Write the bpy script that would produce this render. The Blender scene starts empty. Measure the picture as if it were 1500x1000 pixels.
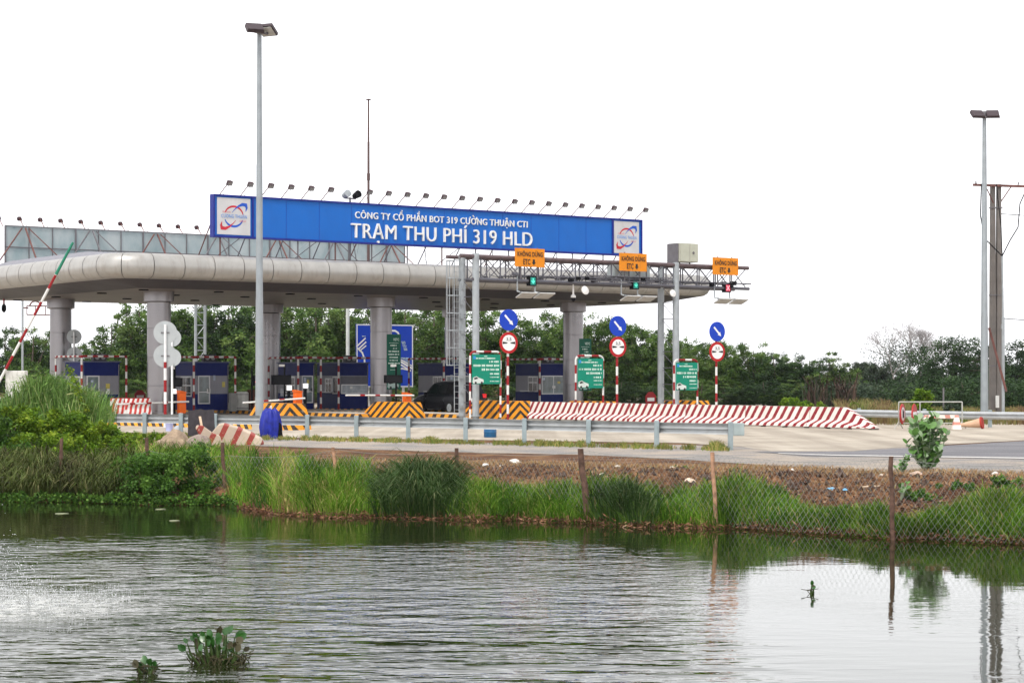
import bpy, math, random
import numpy as np
from mathutils import Vector, Matrix, noise
R = math.radians
SC = bpy.context.scene
COL = SC.collection

# ---------------------------------------------------------------- camera, sky, sun, exposure
FPX, EYE = 2870.0, 2.1          # focal length in photo pixels (1500 wide), eye height above the road
cam_d = bpy.data.cameras.new('camera'); cam = bpy.data.objects.new('camera', cam_d); COL.objects.link(cam)
cam.location = (0, 0, EYE); cam.rotation_euler = (R(90), 0, 0)
cam_d.sensor_width = 36; cam_d.lens = FPX / 1500 * 36; cam_d.shift_y = 50 / 1500
cam_d.clip_start = 0.5; cam_d.clip_end = 4000
SC.camera = cam
SUN_EL, SUN_AZ = R(58), R(205)    # azimuth clockwise from north (+Y): behind the camera, a little left
world = bpy.data.worlds.new('World'); SC.world = world; world.use_nodes = True
wn, wl = world.node_tree.nodes, world.node_tree.links
wn.clear()
w_out = wn.new('ShaderNodeOutputWorld'); w_bg = wn.new('ShaderNodeBackground')
sky = wn.new('ShaderNodeTexSky'); sky.sky_type = 'NISHITA'; sky.sun_disc = False
sky.sun_elevation = SUN_EL; sky.sun_rotation = SUN_AZ; sky.dust_density = 4; sky.air_density = 1.2
w_hs = wn.new('ShaderNodeHueSaturation'); w_hs.inputs['Saturation'].default_value = 0.12
w_cl = wn.new('ShaderNodeMix'); w_cl.data_type = 'RGBA'; w_cl.blend_type = 'ADD'
w_cl.inputs[0].default_value = 1.0
w_cl.inputs[7].default_value = (9.4, 9.4, 9.65, 1)         # the bright even cloud deck over the blue sky
wl.new(sky.outputs[0], w_hs.inputs['Color']); wl.new(w_hs.outputs[0], w_cl.inputs[6])
w_tc = wn.new('ShaderNodeTexCoord'); w_sx = wn.new('ShaderNodeSeparateXYZ'); wl.new(w_tc.outputs['Generated'], w_sx.inputs[0])
w_mr = wn.new('ShaderNodeMapRange'); w_mr.interpolation_type = 'SMOOTHSTEP'; wl.new(w_sx.outputs[2], w_mr.inputs[0])
for _i, _v in zip((1, 2, 3, 4), (.03, .34, 1.36, .93)): w_mr.inputs[_i].default_value = _v       # overcast brighter towards the hazy horizon
w_m2 = wn.new('ShaderNodeMix'); w_m2.data_type = 'RGBA'; w_m2.blend_type = 'MULTIPLY'; w_m2.inputs[0].default_value = 1
w_nz = wn.new('ShaderNodeTexNoise'); w_nz.inputs['Scale'].default_value = 2.2; w_nz.inputs['Detail'].default_value = 5
w_mp = wn.new('ShaderNodeMapping'); w_mp.inputs['Scale'].default_value = (1, 1, 3); wl.new(w_tc.outputs['Generated'], w_mp.inputs[0]); wl.new(w_mp.outputs[0], w_nz.inputs['Vector'])
w_m3 = wn.new('ShaderNodeMapRange'); wl.new(w_nz.outputs[0], w_m3.inputs[0])
for _i, _v in zip((1, 2, 3, 4), (.35, .65, .95, 1.06)): w_m3.inputs[_i].default_value = _v
w_m4 = wn.new('ShaderNodeMix'); w_m4.data_type = 'RGBA'; w_m4.blend_type = 'MULTIPLY'; w_m4.inputs[0].default_value = 1
wl.new(w_cl.outputs[2], w_m4.inputs[6]); wl.new(w_m3.outputs[0], w_m4.inputs[7]); wl.new(w_m4.outputs[2], w_m2.inputs[6]); wl.new(w_mr.outputs[0], w_m2.inputs[7])
wl.new(w_m2.outputs[2], w_bg.inputs[0]); w_bg.inputs[1].default_value = 0.1
wl.new(w_bg.outputs[0], w_out.inputs[0])
sun_d = bpy.data.lights.new('sun', 'SUN'); sun_d.energy = 2.3; sun_d.angle = R(9); sun_d.color = (1, .95, .88)
sun = bpy.data.objects.new('sun', sun_d); COL.objects.link(sun)
sdir = Vector((math.sin(SUN_AZ) * math.cos(SUN_EL), math.cos(SUN_AZ) * math.cos(SUN_EL), math.sin(SUN_EL)))
sun.rotation_euler = sdir.to_track_quat('Z', 'Y').to_euler()
SC.view_settings.view_transform = 'Standard'; SC.view_settings.look = 'None'
SC.view_settings.exposure = 0.0; SC.view_settings.gamma = 1
SC.cycles.max_bounces = 6; SC.cycles.diffuse_bounces = 3; SC.cycles.glossy_bounces = 3
SC.cycles.transparent_max_bounces = 8; SC.cycles.use_denoising = True
SC.cycles.volume_bounces = 0

# ---------------------------------------------------------------- helpers
ANG = R(36)                                # the plaza's rows run 36 degrees off the picture plane
U = Vector((math.cos(ANG), math.sin(ANG), 0)); B = Vector((-math.sin(ANG), math.cos(ANG), 0))

def at(px, Y, z=0.0):
    return Vector(((px - 750) / FPX * Y, Y, z))
def zof(py, Y):
    return EYE - (py - 550) / FPX * Y
def yroad(py, z=0.0):
    return (EYE - z) * FPX / (py - 550)

def tag(o, label=None, cat=None, group=None, kind=None):
    for k, v in (('label', label), ('category', cat), ('group', group), ('kind', kind)):
        if v: o[k] = v
    return o
def thing(name, label, cat, loc=(0, 0, 0), rz=0.0, group=None):
    o = bpy.data.objects.new(name, None); COL.objects.link(o)
    o.location = loc; o.rotation_euler = (0, 0, rz); o.empty_display_size = .3
    return tag(o, label, cat, group)
def dup(root, loc=None, rz=None, label=None, group=None, scale=None, parent=None):
    c = root.copy(); COL.objects.link(c)
    if parent: c.parent = parent
    if loc is not None: c.location = loc
    if rz is not None: c.rotation_euler = (0, 0, rz)
    if scale is not None: c.scale = scale
    if label: c['label'] = label
    if group: c['group'] = group
    for ch in list(root.children): dup(ch, parent=c)
    return c

# ---- materials
MATS = {}
def mat(name, col, rough=.6, metal=0.0, var=.12, scale=3.0, dirt=0.0, dirtcol=(.12, .09, .06), bump=0.0, spec=.28, emit=None, coat=0.0):
    if name in MATS: return MATS[name]
    m = bpy.data.materials.new(name); m.use_nodes = True; MATS[name] = m
    n, l = m.node_tree.nodes, m.node_tree.links
    b = n['Principled BSDF']; b.inputs['Roughness'].default_value = rough; b.inputs['Metallic'].default_value = metal
    b.inputs['Specular IOR Level'].default_value = spec; b.inputs['Coat Weight'].default_value = coat
    tc = n.new('ShaderNodeTexCoord'); nz = n.new('ShaderNodeTexNoise'); nz.inputs['Scale'].default_value = scale; nz.inputs['Detail'].default_value = 6
    l.new(tc.outputs['Object'], nz.inputs['Vector'])
    mr = n.new('ShaderNodeMapRange'); mr.inputs[1].default_value = .3; mr.inputs[2].default_value = .7
    mr.inputs[3].default_value = 1 - var; mr.inputs[4].default_value = 1 + var
    l.new(nz.outputs[0], mr.inputs[0])
    mx = n.new('ShaderNodeMix'); mx.data_type = 'RGBA'; mx.blend_type = 'MULTIPLY'; mx.inputs[0].default_value = 1
    mx.inputs[6].default_value = (*col, 1); l.new(mr.outputs[0], mx.inputs[7])
    last = mx.outputs[2]
    if dirt > 0:
        n2 = n.new('ShaderNodeTexNoise'); n2.inputs['Scale'].default_value = scale * 2.3; n2.inputs['Detail'].default_value = 8; n2.inputs['Roughness'].default_value = .7
        mp = n.new('ShaderNodeMapping'); mp.inputs['Scale'].default_value = (1, 1, .25)
        l.new(tc.outputs['Object'], mp.inputs[0]); l.new(mp.outputs[0], n2.inputs['Vector'])
        r2 = n.new('ShaderNodeMapRange'); r2.inputs[1].default_value = .5; r2.inputs[2].default_value = .72; r2.inputs[3].default_value = 0; r2.inputs[4].default_value = dirt
        l.new(n2.outputs[0], r2.inputs[0])
        m2 = n.new('ShaderNodeMix'); m2.data_type = 'RGBA'; l.new(r2.outputs[0], m2.inputs[0]); l.new(last, m2.inputs[6]); m2.inputs[7].default_value = (*dirtcol, 1)
        last = m2.outputs[2]
    l.new(last, b.inputs['Base Color'])
    rr = n.new('ShaderNodeMapRange'); rr.inputs[3].default_value = max(0, rough - .1); rr.inputs[4].default_value = min(1, rough + .1)
    l.new(nz.outputs[0], rr.inputs[0]); l.new(rr.outputs[0], b.inputs['Roughness'])
    if bump > 0:
        n3 = n.new('ShaderNodeTexNoise'); n3.inputs['Scale'].default_value = scale * 6; n3.inputs['Detail'].default_value = 5
        l.new(tc.outputs['Object'], n3.inputs['Vector'])
        bp = n.new('ShaderNodeBump'); bp.inputs['Strength'].default_value = bump; bp.inputs['Distance'].default_value = .05
        l.new(n3.outputs[0], bp.inputs['Height']); l.new(bp.outputs[0], b.inputs['Normal'])
    if emit:
        b.inputs['Emission Color'].default_value = (*emit[0], 1); b.inputs['Emission Strength'].default_value = emit[1]
    return m
def stripes(name, c1, c2, vec, period, duty=.5, rough=.6, wear=.35, chip=(.45, .38, .3)):
    """painted bands: f = dot(object position, vec) / period, c1 where frac < duty; chipped paint shows the concrete"""
    m = mat(name, c1, rough, var=.12, scale=2.0); n, l = m.node_tree.nodes, m.node_tree.links
    b = n['Principled BSDF']
    tc = n.new('ShaderNodeTexCoord'); dp = n.new('ShaderNodeVectorMath'); dp.operation = 'DOT_PRODUCT'
    l.new(tc.outputs['Object'], dp.inputs[0]); dp.inputs[1].default_value = vec
    nz = n.new('ShaderNodeTexNoise'); nz.inputs['Scale'].default_value = 5; nz.inputs['Detail'].default_value = 4; l.new(tc.outputs['Object'], nz.inputs['Vector'])
    wob = n.new('ShaderNodeMath'); wob.operation = 'MULTIPLY_ADD'; wob.inputs[1].default_value = .05 * period; l.new(nz.outputs[0], wob.inputs[0]); l.new(dp.outputs['Value'], wob.inputs[2])
    dv = n.new('ShaderNodeMath'); dv.operation = 'DIVIDE'; l.new(wob.outputs[0], dv.inputs[0]); dv.inputs[1].default_value = period
    fr = n.new('ShaderNodeMath'); fr.operation = 'FRACT'; l.new(dv.outputs[0], fr.inputs[0])
    gt = n.new('ShaderNodeMath'); gt.operation = 'GREATER_THAN'; l.new(fr.outputs[0], gt.inputs[0]); gt.inputs[1].default_value = duty
    old = b.inputs['Base Color'].links[0].from_socket
    mx = n.new('ShaderNodeMix'); mx.data_type = 'RGBA'; l.new(gt.outputs[0], mx.inputs[0]); l.new(old, mx.inputs[6]); mx.inputs[7].default_value = (*c2, 1)
    n4 = n.new('ShaderNodeTexNoise'); n4.inputs['Scale'].default_value = 9; n4.inputs['Detail'].default_value = 8; n4.inputs['Roughness'].default_value = .75; l.new(tc.outputs['Object'], n4.inputs['Vector'])
    r4 = n.new('ShaderNodeMapRange'); r4.inputs[1].default_value = .55; r4.inputs[2].default_value = .68; r4.inputs[4].default_value = wear; l.new(n4.outputs[0], r4.inputs[0])
    m4 = n.new('ShaderNodeMix'); m4.data_type = 'RGBA'; l.new(r4.outputs[0], m4.inputs[0]); l.new(mx.outputs[2], m4.inputs[6]); m4.inputs[7].default_value = (*chip, 1)
    l.new(m4.outputs[2], b.inputs['Base Color'])
    return m
def leafmat(name, cols, rough=.55, trans=.25, nscale=.8):
    """foliage: each leaf or clump takes its own hue from the mesh attribute rnd"""
    m = bpy.data.materials.new(name); m.use_nodes = True; MATS[name] = m
    n, l = m.node_tree.nodes, m.node_tree.links
    b = n['Principled BSDF']; b.inputs['Roughness'].default_value = rough; b.inputs['Specular IOR Level'].default_value = .15
    a = n.new('ShaderNodeAttribute'); a.attribute_name = 'rnd'
    cr = n.new('ShaderNodeValToRGB'); els = cr.color_ramp.elements
    while len(els) < len(cols): els.new(.5)
    for i, c in enumerate(cols): els[i].position = i / (len(cols) - 1); els[i].color = (*c, 1)
    l.new(a.outputs['Fac'], cr.inputs[0])
    tc = n.new('ShaderNodeTexCoord'); nz = n.new('ShaderNodeTexNoise'); nz.inputs['Scale'].default_value = nscale; nz.inputs['Detail'].default_value = 3
    l.new(tc.outputs['Object'], nz.inputs['Vector'])
    mr = n.new('ShaderNodeMapRange'); mr.inputs[1].default_value = .35; mr.inputs[2].default_value = .65; mr.inputs[3].default_value = .7; mr.inputs[4].default_value = 1.3; l.new(nz.outputs[0], mr.inputs[0])
    mx = n.new('ShaderNodeMix'); mx.data_type = 'RGBA'; mx.blend_type = 'MULTIPLY'; mx.inputs[0].default_value = 1
    l.new(cr.outputs[0], mx.inputs[6]); l.new(mr.outputs[0], mx.inputs[7])
    l.new(mx.outputs[2], b.inputs['Base Color'])
    t = n.new('ShaderNodeBsdfTranslucent'); l.new(mx.outputs[2], t.inputs[0])
    ms = n.new('ShaderNodeMixShader'); ms.inputs[0].default_value = trans
    l.new(b.outputs[0], ms.inputs[1]); l.new(t.outputs[0], ms.inputs[2]); l.new(ms.outputs[0], n['Material Output'].inputs[0])
    return m

# ---- mesh builder
class MB:
    def __init__(s): s.v = []; s.f = []; s.m = []
    def add(s, vs, fs, mi=0):
        o = len(s.v); s.v += [tuple(v) for v in vs]; s.f += [tuple(i + o for i in f) for f in fs]; s.m += [mi] * len(fs); return s
    def box(s, cx, cy, cz, sx, sy, sz, mi=0, M=None):
        vs = [Vector((cx + a * sx / 2, cy + b * sy / 2, cz + c * sz / 2)) for a in (-1, 1) for b in (-1, 1) for c in (-1, 1)]
        if M: vs = [M @ v for v in vs]
        return s.add(vs, [(0, 1, 3, 2), (4, 6, 7, 5), (0, 4, 5, 1), (2, 3, 7, 6), (0, 2, 6, 4), (1, 5, 7, 3)], mi)
    def beam(s, p0, p1, w, h, mi=0):
        p0, p1 = Vector(p0), Vector(p1); d = (p1 - p0).normalized()
        up = Vector((0, 0, 1)) if abs(d.z) < .95 else Vector((0, 1, 0))
        sd = d.cross(up).normalized(); up = sd.cross(d)
        vs = [p + sd * a * w / 2 + up * b * h / 2 for p in (p0, p1) for a, b in ((-1, -1), (1, -1), (1, 1), (-1, 1))]
        return s.add(vs, [(3, 2, 1, 0), (4, 5, 6, 7), (0, 1, 5, 4), (1, 2, 6, 5), (2, 3, 7, 6), (3, 0, 4, 7)], mi)
    def tube(s, p0, p1, r0, r1=None, n=8, mi=0, caps=True):
        r1 = r0 if r1 is None else r1; p0, p1 = Vector(p0), Vector(p1); d = (p1 - p0)
        if d.length < 1e-6: return s
        d.normalize(); a = d.orthogonal().normalized(); b = d.cross(a)
        vs = []
        for p, r in ((p0, r0), (p1, r1)):
            for k in range(n):
                t = 2 * math.pi * k / n; vs.append(p + (a * math.cos(t) + b * math.sin(t)) * r)
        fs = [(k, (k + 1) % n, n + (k + 1) % n, n + k) for k in range(n)]
        if caps: fs += [tuple(range(n - 1, -1, -1)), tuple(range(n, 2 * n))]
        return s.add(vs, fs, mi)
    def path(s, pts, r, n=6, mi=0):
        for i in range(len(pts) - 1): s.tube(pts[i], pts[i + 1], r, n=n, mi=mi)
        return s
    def bands(s, pts, r, seg=.35, n=8, ms=(0, 1), start=0):
        """tube along a polyline painted in alternate bands"""
        acc = 0.0; k = start
        for i in range(len(pts) - 1):
            a, b = Vector(pts[i]), Vector(pts[i + 1]); L = (b - a).length; t = 0.0
            while t < L - 1e-6:
                st = min(seg - acc, L - t); s.tube(a.lerp(b, t / L), a.lerp(b, (t + st) / L), r, n=n, mi=ms[k % 2])
                t += st; acc += st
                if acc >= seg - 1e-6: acc = 0; k += 1
        return s
    def lathe(s, prof, n=24, c=(0, 0, 0), mi=0, cap=True):
        vs = []
        for r, z in prof:
            for k in range(n):
                t = 2 * math.pi * k / n; vs.append((c[0] + r * math.cos(t), c[1] + r * math.sin(t), c[2] + z))
        fs = []
        for i in range(len(prof) - 1):
            for k in range(n):
                fs.append((i * n + k, i * n + (k + 1) % n, (i + 1) * n + (k + 1) % n, (i + 1) * n + k))
        if cap: fs += [tuple(range(n - 1, -1, -1)), tuple((len(prof) - 1) * n + k for k in range(n))]
        return s.add(vs, fs, mi)
    def prism(s, poly, a0, a1, axis='y', mi=0, f=None):
        """2D polygon extruded along an axis: axis y -> poly in (x,z); x -> (y,z); z -> (x,y)"""
        n = len(poly); vs = []
        for a in (a0, a1):
            for p, q in poly:
                vs.append((p, a, q) if axis == 'y' else (a, p, q) if axis == 'x' else (p, q, a))
        fs = [tuple(range(n)), tuple(range(2 * n - 1, n - 1, -1))] + [((k + 1) % n, k, n + k, n + (k + 1) % n) for k in range(n)]
        return s.add(vs, fs, mi)
    def loft(s, rings, mi=0, cap=True, closed=True):
        n = len(rings[0]); vs = [v for r in rings for v in r]; fs = []
        for i in range(len(rings) - 1):
            for k in range(n if closed else n - 1):
                fs.append((i * n + k, i * n + (k + 1) % n, (i + 1) * n + (k + 1) % n, (i + 1) * n + k))
        if cap: fs += [tuple(range(n - 1, -1, -1)), tuple((len(rings) - 1) * n + k for k in range(n))]
        return s.add(vs, fs, mi)
    def build(s, name, mats, parent=None, loc=None, rz=None, smooth=None, bevel=0, fix=False):
        me = bpy.data.meshes.new(name); me.from_pydata(s.v, [], s.f)
        for m in (mats if isinstance(mats, (list, tuple)) else [mats]): me.materials.append(m)
        me.polygons.foreach_set('material_index', s.m)
        if fix:
            import bmesh
            bm = bmesh.new(); bm.from_mesh(me); bmesh.ops.recalc_face_normals(bm, faces=bm.faces[:]); bm.to_mesh(me); bm.free()
        me.update()
        if smooth:
            me.polygons.foreach_set('use_smooth', [True] * len(me.polygons)); me.set_sharp_from_angle(angle=R(smooth))
        o = bpy.data.objects.new(name, me); COL.objects.link(o)
        if parent: o.parent = parent
        if loc is not None: o.location = loc
        if rz is not None: o.rotation_euler = (0, 0, rz)
        if bevel:
            bv = o.modifiers.new('bevel', 'BEVEL'); bv.width = bevel; bv.segments = 2; bv.limit_method = 'ANGLE'; bv.angle_limit = R(40)
        return o

def text_geo(txt, bold=0.0):
    cu = bpy.data.curves.new('t', 'FONT'); cu.body = txt; cu.size = 1; cu.offset = bold; cu.space_character = 1.07; cu.resolution_u = 3
    ob = bpy.data.objects.new('t', cu); COL.objects.link(ob)
    dg = bpy.context.evaluated_depsgraph_get(); me = bpy.data.meshes.new_from_object(ob.evaluated_get(dg))
    vs = [v.co.copy() for v in me.vertices]; fs = [tuple(p.vertices) for p in me.polygons]
    bpy.data.objects.remove(ob); bpy.data.curves.remove(cu); bpy.data.meshes.remove(me)
    return vs, fs
def put_text(mb, txt, x0, x1, z0, z1, y, mi=0, bold=0.0, cap=None, depth=.012):
    """text on an upright face that looks towards -y; x0..x1 is its width, z0 its baseline, z1 the cap line"""
    vs, fs = text_geo(txt, bold)
    h, _ = text_geo('H', bold); ch = max(v.y for v in h); mn = min(v.x for v in vs); mxx = max(v.x for v in vs)
    sx = (x1 - x0) / (mxx - mn); sz = (z1 - z0) / ch
    f2 = [(x0 + (v.x - mn) * sx, y - depth, z0 + v.y * sz) for v in vs]
    mb.add(f2, fs, mi)
    if depth > .02:       # raised letters get sides
        edges = {}
        for f in fs:
            for i in range(len(f)):
                e = (f[i], f[(i + 1) % len(f)]); k = tuple(sorted(e)); edges[k] = None if k in edges else e
        bd = [e for e in edges.values() if e]
        o = len(mb.v); back = [(p[0], y, p[2]) for p in f2]; mb.v += f2 + back; n = len(f2)
        for a, b in bd: mb.f.append((o + b, o + a, o + n + a, o + n + b)); mb.m.append(mi)

def np_mesh(name, V, Q, rnd, material, parent=None, loc=None):
    me = bpy.data.meshes.new(name); nv, nq = len(V), len(Q)
    me.vertices.add(nv); me.vertices.foreach_set('co', V.astype(np.float32).ravel())
    me.loops.add(nq * 4); me.loops.foreach_set('vertex_index', Q.astype(np.int32).ravel())
    me.polygons.add(nq); me.polygons.foreach_set('loop_start', np.arange(0, nq * 4, 4, dtype=np.int32))
    me.update(calc_edges=True)
    a = me.attributes.new('rnd', 'FLOAT', 'FACE'); a.data.foreach_set('value', rnd.astype(np.float32))
    me.materials.append(material)
    o = bpy.data.objects.new(name, me); COL.objects.link(o)
    if parent: o.parent = parent
    if loc is not None: o.location = loc
    return o
def leaf_arrays(rng, C, sizes, rnd, aspect=.5, up=.3):
    """rhombic leaves at points C (n,3)"""
    n = len(C); d = rng.normal(size=(n, 3)); d[:, 2] = d[:, 2] * .7 - up * .3; d /= np.linalg.norm(d, axis=1)[:, None]
    w = np.cross(d, rng.normal(size=(n, 3))); w /= np.linalg.norm(w, axis=1)[:, None] + 1e-9
    s = sizes[:, None]
    V = np.stack([C, C + d * s * .5 + w * s * aspect * .5, C + d * s, C + d * s * .5 - w * s * aspect * .5], 1).reshape(-1, 3)
    return V, np.arange(n * 4).reshape(-1, 4), rnd
def blade_arrays(rng, Pb, h, lean, width, rnd, az=None, droop=0.0):
    """grass blades rooted at Pb (n,3): three cross rows, two quads each"""
    n = len(Pb); az = rng.uniform(0, 2 * np.pi, n) if az is None else az
    d = np.stack([np.cos(az), np.sin(az), np.zeros(n)], 1); fa = rng.uniform(0, np.pi, n)
    w = np.stack([np.cos(fa), np.sin(fa) * .4, np.zeros(n)], 1) * (width / 2)[:, None]
    hh, ll = h[:, None], lean[:, None]; z = np.array([[0, 0, 1.]])
    m1 = Pb + z * hh * .55 + d * hh * ll * .28
    m2 = Pb + z * hh * (.88 - droop * .25) + d * hh * ll * .7
    tp = Pb + z * hh * (1 - droop * .75) + d * hh * ll * 1.1
    V = np.stack([Pb - w, Pb + w, m1 - w * .8, m1 + w * .8, m2 - w * .5, m2 + w * .5, tp - w * .08, tp + w * .08], 1).reshape(-1, 3)
    i = (np.arange(n) * 8)[:, None]
    Q = np.stack([i + [[0, 1, 3, 2]], i + [[2, 3, 5, 4]], i + [[4, 5, 7, 6]]], 1).reshape(-1, 4)
    return V, Q, np.repeat(rnd, 3)
def join(parts):
    Vs, Qs, Rs, o = [], [], [], 0
    for V, Q, r in parts: Vs.append(V); Qs.append(Q + o); Rs.append(r); o += len(V)
    return np.concatenate(Vs), np.concatenate(Qs), np.concatenate(Rs)

# ---- shared materials
M_conc = mat('concrete', (.42, .39, .35), .85, var=.15, scale=1.2, dirt=.4)
M_steel = mat('galvanised_steel', (.36, .39, .41), .45, metal=.35, var=.12, scale=4, dirt=.2, dirtcol=(.2, .18, .16))
M_steel_d = mat('dull_steel', (.16, .15, .16), .5, metal=.3, var=.15)
M_rust = mat('rusty_steel', (.16, .07, .06), .6, metal=.2, var=.2)
M_white = mat('white_paint', (.66, .66, .64), .5, var=.06, dirt=.3, dirtcol=(.4, .36, .3))
M_red = mat('red_paint', (.26, .008, .012), .5, var=.15, dirt=.15)
M_black = mat('black_plastic', (.005, .005, .007), .7, var=.2, spec=.1)
M_navy = mat('navy_panel', (.003, .010, .10), .5, var=.1, spec=.12, dirt=.15, dirtcol=(.05, .06, .12))
M_grey_panel = mat('pale_grey_panel', (.22, .22, .25), .5, var=.06, dirt=.15)
M_glass = mat('dark_glass', (.03, .04, .045), .08, var=.1, spec=.8)
M_glass_l = mat('pale_glass', (.16, .2, .21), .1, var=.35, scale=2.5, spec=.8)
M_alu = mat('aluminium_frame', (.55, .55, .56), .4, metal=.3, var=.05)
M_lamp_white = mat('lamp_white', (.8, .8, .8), .3, emit=((1, 1, 1), .6))
M_sil = mat('silver_cladding', (.30, .29, .30), .30, metal=.85, var=.05, scale=.8, dirt=.12, dirtcol=(.3, .27, .24))
M_orange = mat('orange_paint', (.75, .12, .005), .45, var=.08)
# ---------------------------------------------------------------- ground, road, water
_wl = [(-420, 728), (0, 733), (160, 737), (330, 740), (352, 747), (450, 756), (550, 760), (650, 760), (760, 763), (860, 768), (1000, 773), (1060, 775), (1180, 778), (1300, 788), (1400, 790), (1500, 797), (1800, 812), (2400, 850)]
_wy = [3.0 * FPX / (y - 550) for x, y in _wl]
_wx = [(x - 750) / FPX * Y for (x, y), Y in zip(_wl, _wy)]
def shore(X):
    X = np.asarray(X, float)
    return np.interp(X, _wx, _wy) + .22 * np.sin(X * 1.7) + .12 * np.sin(X * 4.1 + 1)
def nz2(x, y, s, seed=0.0):
    return noise.noise(Vector((x * s, y * s, seed)))
def ground_h(X, Y, dd=None):
    """bank height (numpy arrays)"""
    d = Y - shore(X) if dd is None else dd
    z = np.interp(d, [-6, -1, 0, .25, 1.2, 3, 5, 8], [-2.2, -1.35, -.96, -.74, -.5, -.24, -.03, 0])
    near = np.interp(Y, [-5, 2, 6, 9], [.4, .35, -1.3, -2.2])
    z = np.where(Y < 9, np.maximum(near, -2.2), z)
    w = np.clip(d / 1.0, 0, 1) * np.clip((5.6 - d) / 1.2, 0, 1)
    lump = .15 * np.sin(X * 1.3 + Y * .9) * np.sin(Y * 1.9 - X * .4) + .05 * np.sin(X * 4.3 + 1.2 * Y) * np.sin(Y * 5.1) + .03 * np.sin(X * 9.7 - Y * 3) * np.cos(Y * 11)
    return z + lump * w
xs = np.unique(np.concatenate([np.linspace(-900, -60, 12), np.linspace(-60, -22, 20), np.arange(-22, 22, .14), np.linspace(22, 60, 20), np.linspace(60, 900, 12)]))
ys = np.unique(np.concatenate([np.linspace(-60, 32, 60), np.arange(32, 58, .14), np.linspace(58, 140, 20), np.linspace(140, 2500, 14)]))
GX, GY = np.meshgrid(xs, ys); GZ = ground_h(GX, GY)
rg = np.random.default_rng(3)
dd = GY - shore(GX); GZ = GZ + rg.normal(size=GZ.shape) * .034 * np.clip(dd, 0, 1) * np.clip(5.6 - dd, 0, 1) * (GY > 20)
nx, ny = len(xs), len(ys)
V = np.stack([GX, GY, GZ], -1).reshape(-1, 3); ii = np.arange(nx * ny).reshape(ny, nx)
Q = np.stack([ii[:-1, :-1], ii[:-1, 1:], ii[1:, 1:], ii[1:, :-1]], -1).reshape(-1, 4)

def node_mat(name): m = bpy.data.materials.new(name); m.use_nodes = True; MATS[name] = m; return m, m.node_tree.nodes, m.node_tree.links
def noise_node(n, l, vec, scale, detail=6, rough=.6, stretch=None):
    t = n.new('ShaderNodeTexNoise'); t.inputs['Scale'].default_value = scale; t.inputs['Detail'].default_value = detail; t.inputs['Roughness'].default_value = rough
    if stretch:
        mp = n.new('ShaderNodeMapping'); mp.inputs['Scale'].default_value = stretch[:3]
        if len(stretch) > 3: mp.inputs['Rotation'].default_value = (0, 0, stretch[3])
        l.new(vec, mp.inputs[0]); vec = mp.outputs[0]
    l.new(vec, t.inputs['Vector']); return t.outputs[0]
def ramp_node(n, l, fac, stops):
    cr = n.new('ShaderNodeValToRGB'); e = cr.color_ramp.elements
    while len(e) < len(stops): e.new(.5)
    for i, (p, c) in enumerate(stops): e[i].position = p; e[i].color = (*c, 1) if len(c) == 3 else c
    l.new(fac, cr.inputs[0]); return cr.outputs[0]
def mixc(n, l, fac, a, b, mode='MIX'):
    m = n.new('ShaderNodeMix'); m.data_type = 'RGBA'; m.blend_type = mode
    for s, v in ((0, fac), (6, a), (7, b)):
        if isinstance(v, (int, float)): m.inputs[s].default_value = v
        elif isinstance(v, tuple): m.inputs[s].default_value = (*v, 1)
        else: l.new(v, m.inputs[s])
    return m.outputs[2]
def bump_to(n, l, b, h, st, dist):
    bp = n.new('ShaderNodeBump'); bp.inputs['Strength'].default_value = st; bp.inputs['Distance'].default_value = dist
    l.new(h, bp.inputs['Height']); l.new(bp.outputs[0], b.inputs['Normal']); return bp

m, n, l = node_mat('bank_earth'); b = n['Principled BSDF']; b.inputs['Roughness'].default_value = .95; b.inputs['Specular IOR Level'].default_value = .15
tc = n.new('ShaderNodeTexCoord').outputs['Object']
c1 = ramp_node(n, l, noise_node(n, l, tc, .9, 8, .7), [(.3, (.055, .028, .020)), (.44, (.13, .068, .042)), (.56, (.26, .14, .07)), (.7, (.36, .25, .14))])
c2 = ramp_node(n, l, noise_node(n, l, tc, 9, 8, .75), [(.35, (.25, .22, .2)), (.5, (.75, .72, .7)), (.62, (1.2, 1.15, 1.1))])
c3 = mixc(n, l, 1.0, c1, c2, 'MULTIPLY')
l.new(c3, b.inputs['Base Color']); bump_to(n, l, b, noise_node(n, l, tc, 14, 8, .7), .9, .08)
M_earth = m
g = np_mesh('ground', V, Q, np.zeros(len(Q)), M_earth); g['kind'] = 'structure'
g.data.polygons.foreach_set('use_smooth', [True] * len(g.data.polygons))

def sheet(name, pts, z, material, rag=0.0, seed=0):
    """flat sheet from ground points; a ragged edge breaks the outline"""
    rnd = random.Random(seed); out = []
    for i, p in enumerate(pts):
        q = pts[(i + 1) % len(pts)]; a, c = Vector(p), Vector(q); L = (c - a).length; k = max(1, int(L / .35)) if rag and L < 60 else 1
        for j in range(k):
            v = a.lerp(c, j / k)
            if rag: v = v + Vector((0, rnd.uniform(-rag, rag)))
            out.append((v.x, v.y, z))
    mb = MB(); mb.add(out, [tuple(range(len(out)))]); o = mb.build(name, material)
    o['kind'] = 'structure'; return o
def gp(px, py, z=0.0): Y = yroad(py, z); return ((px - 750) / FPX * Y, Y)

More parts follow.
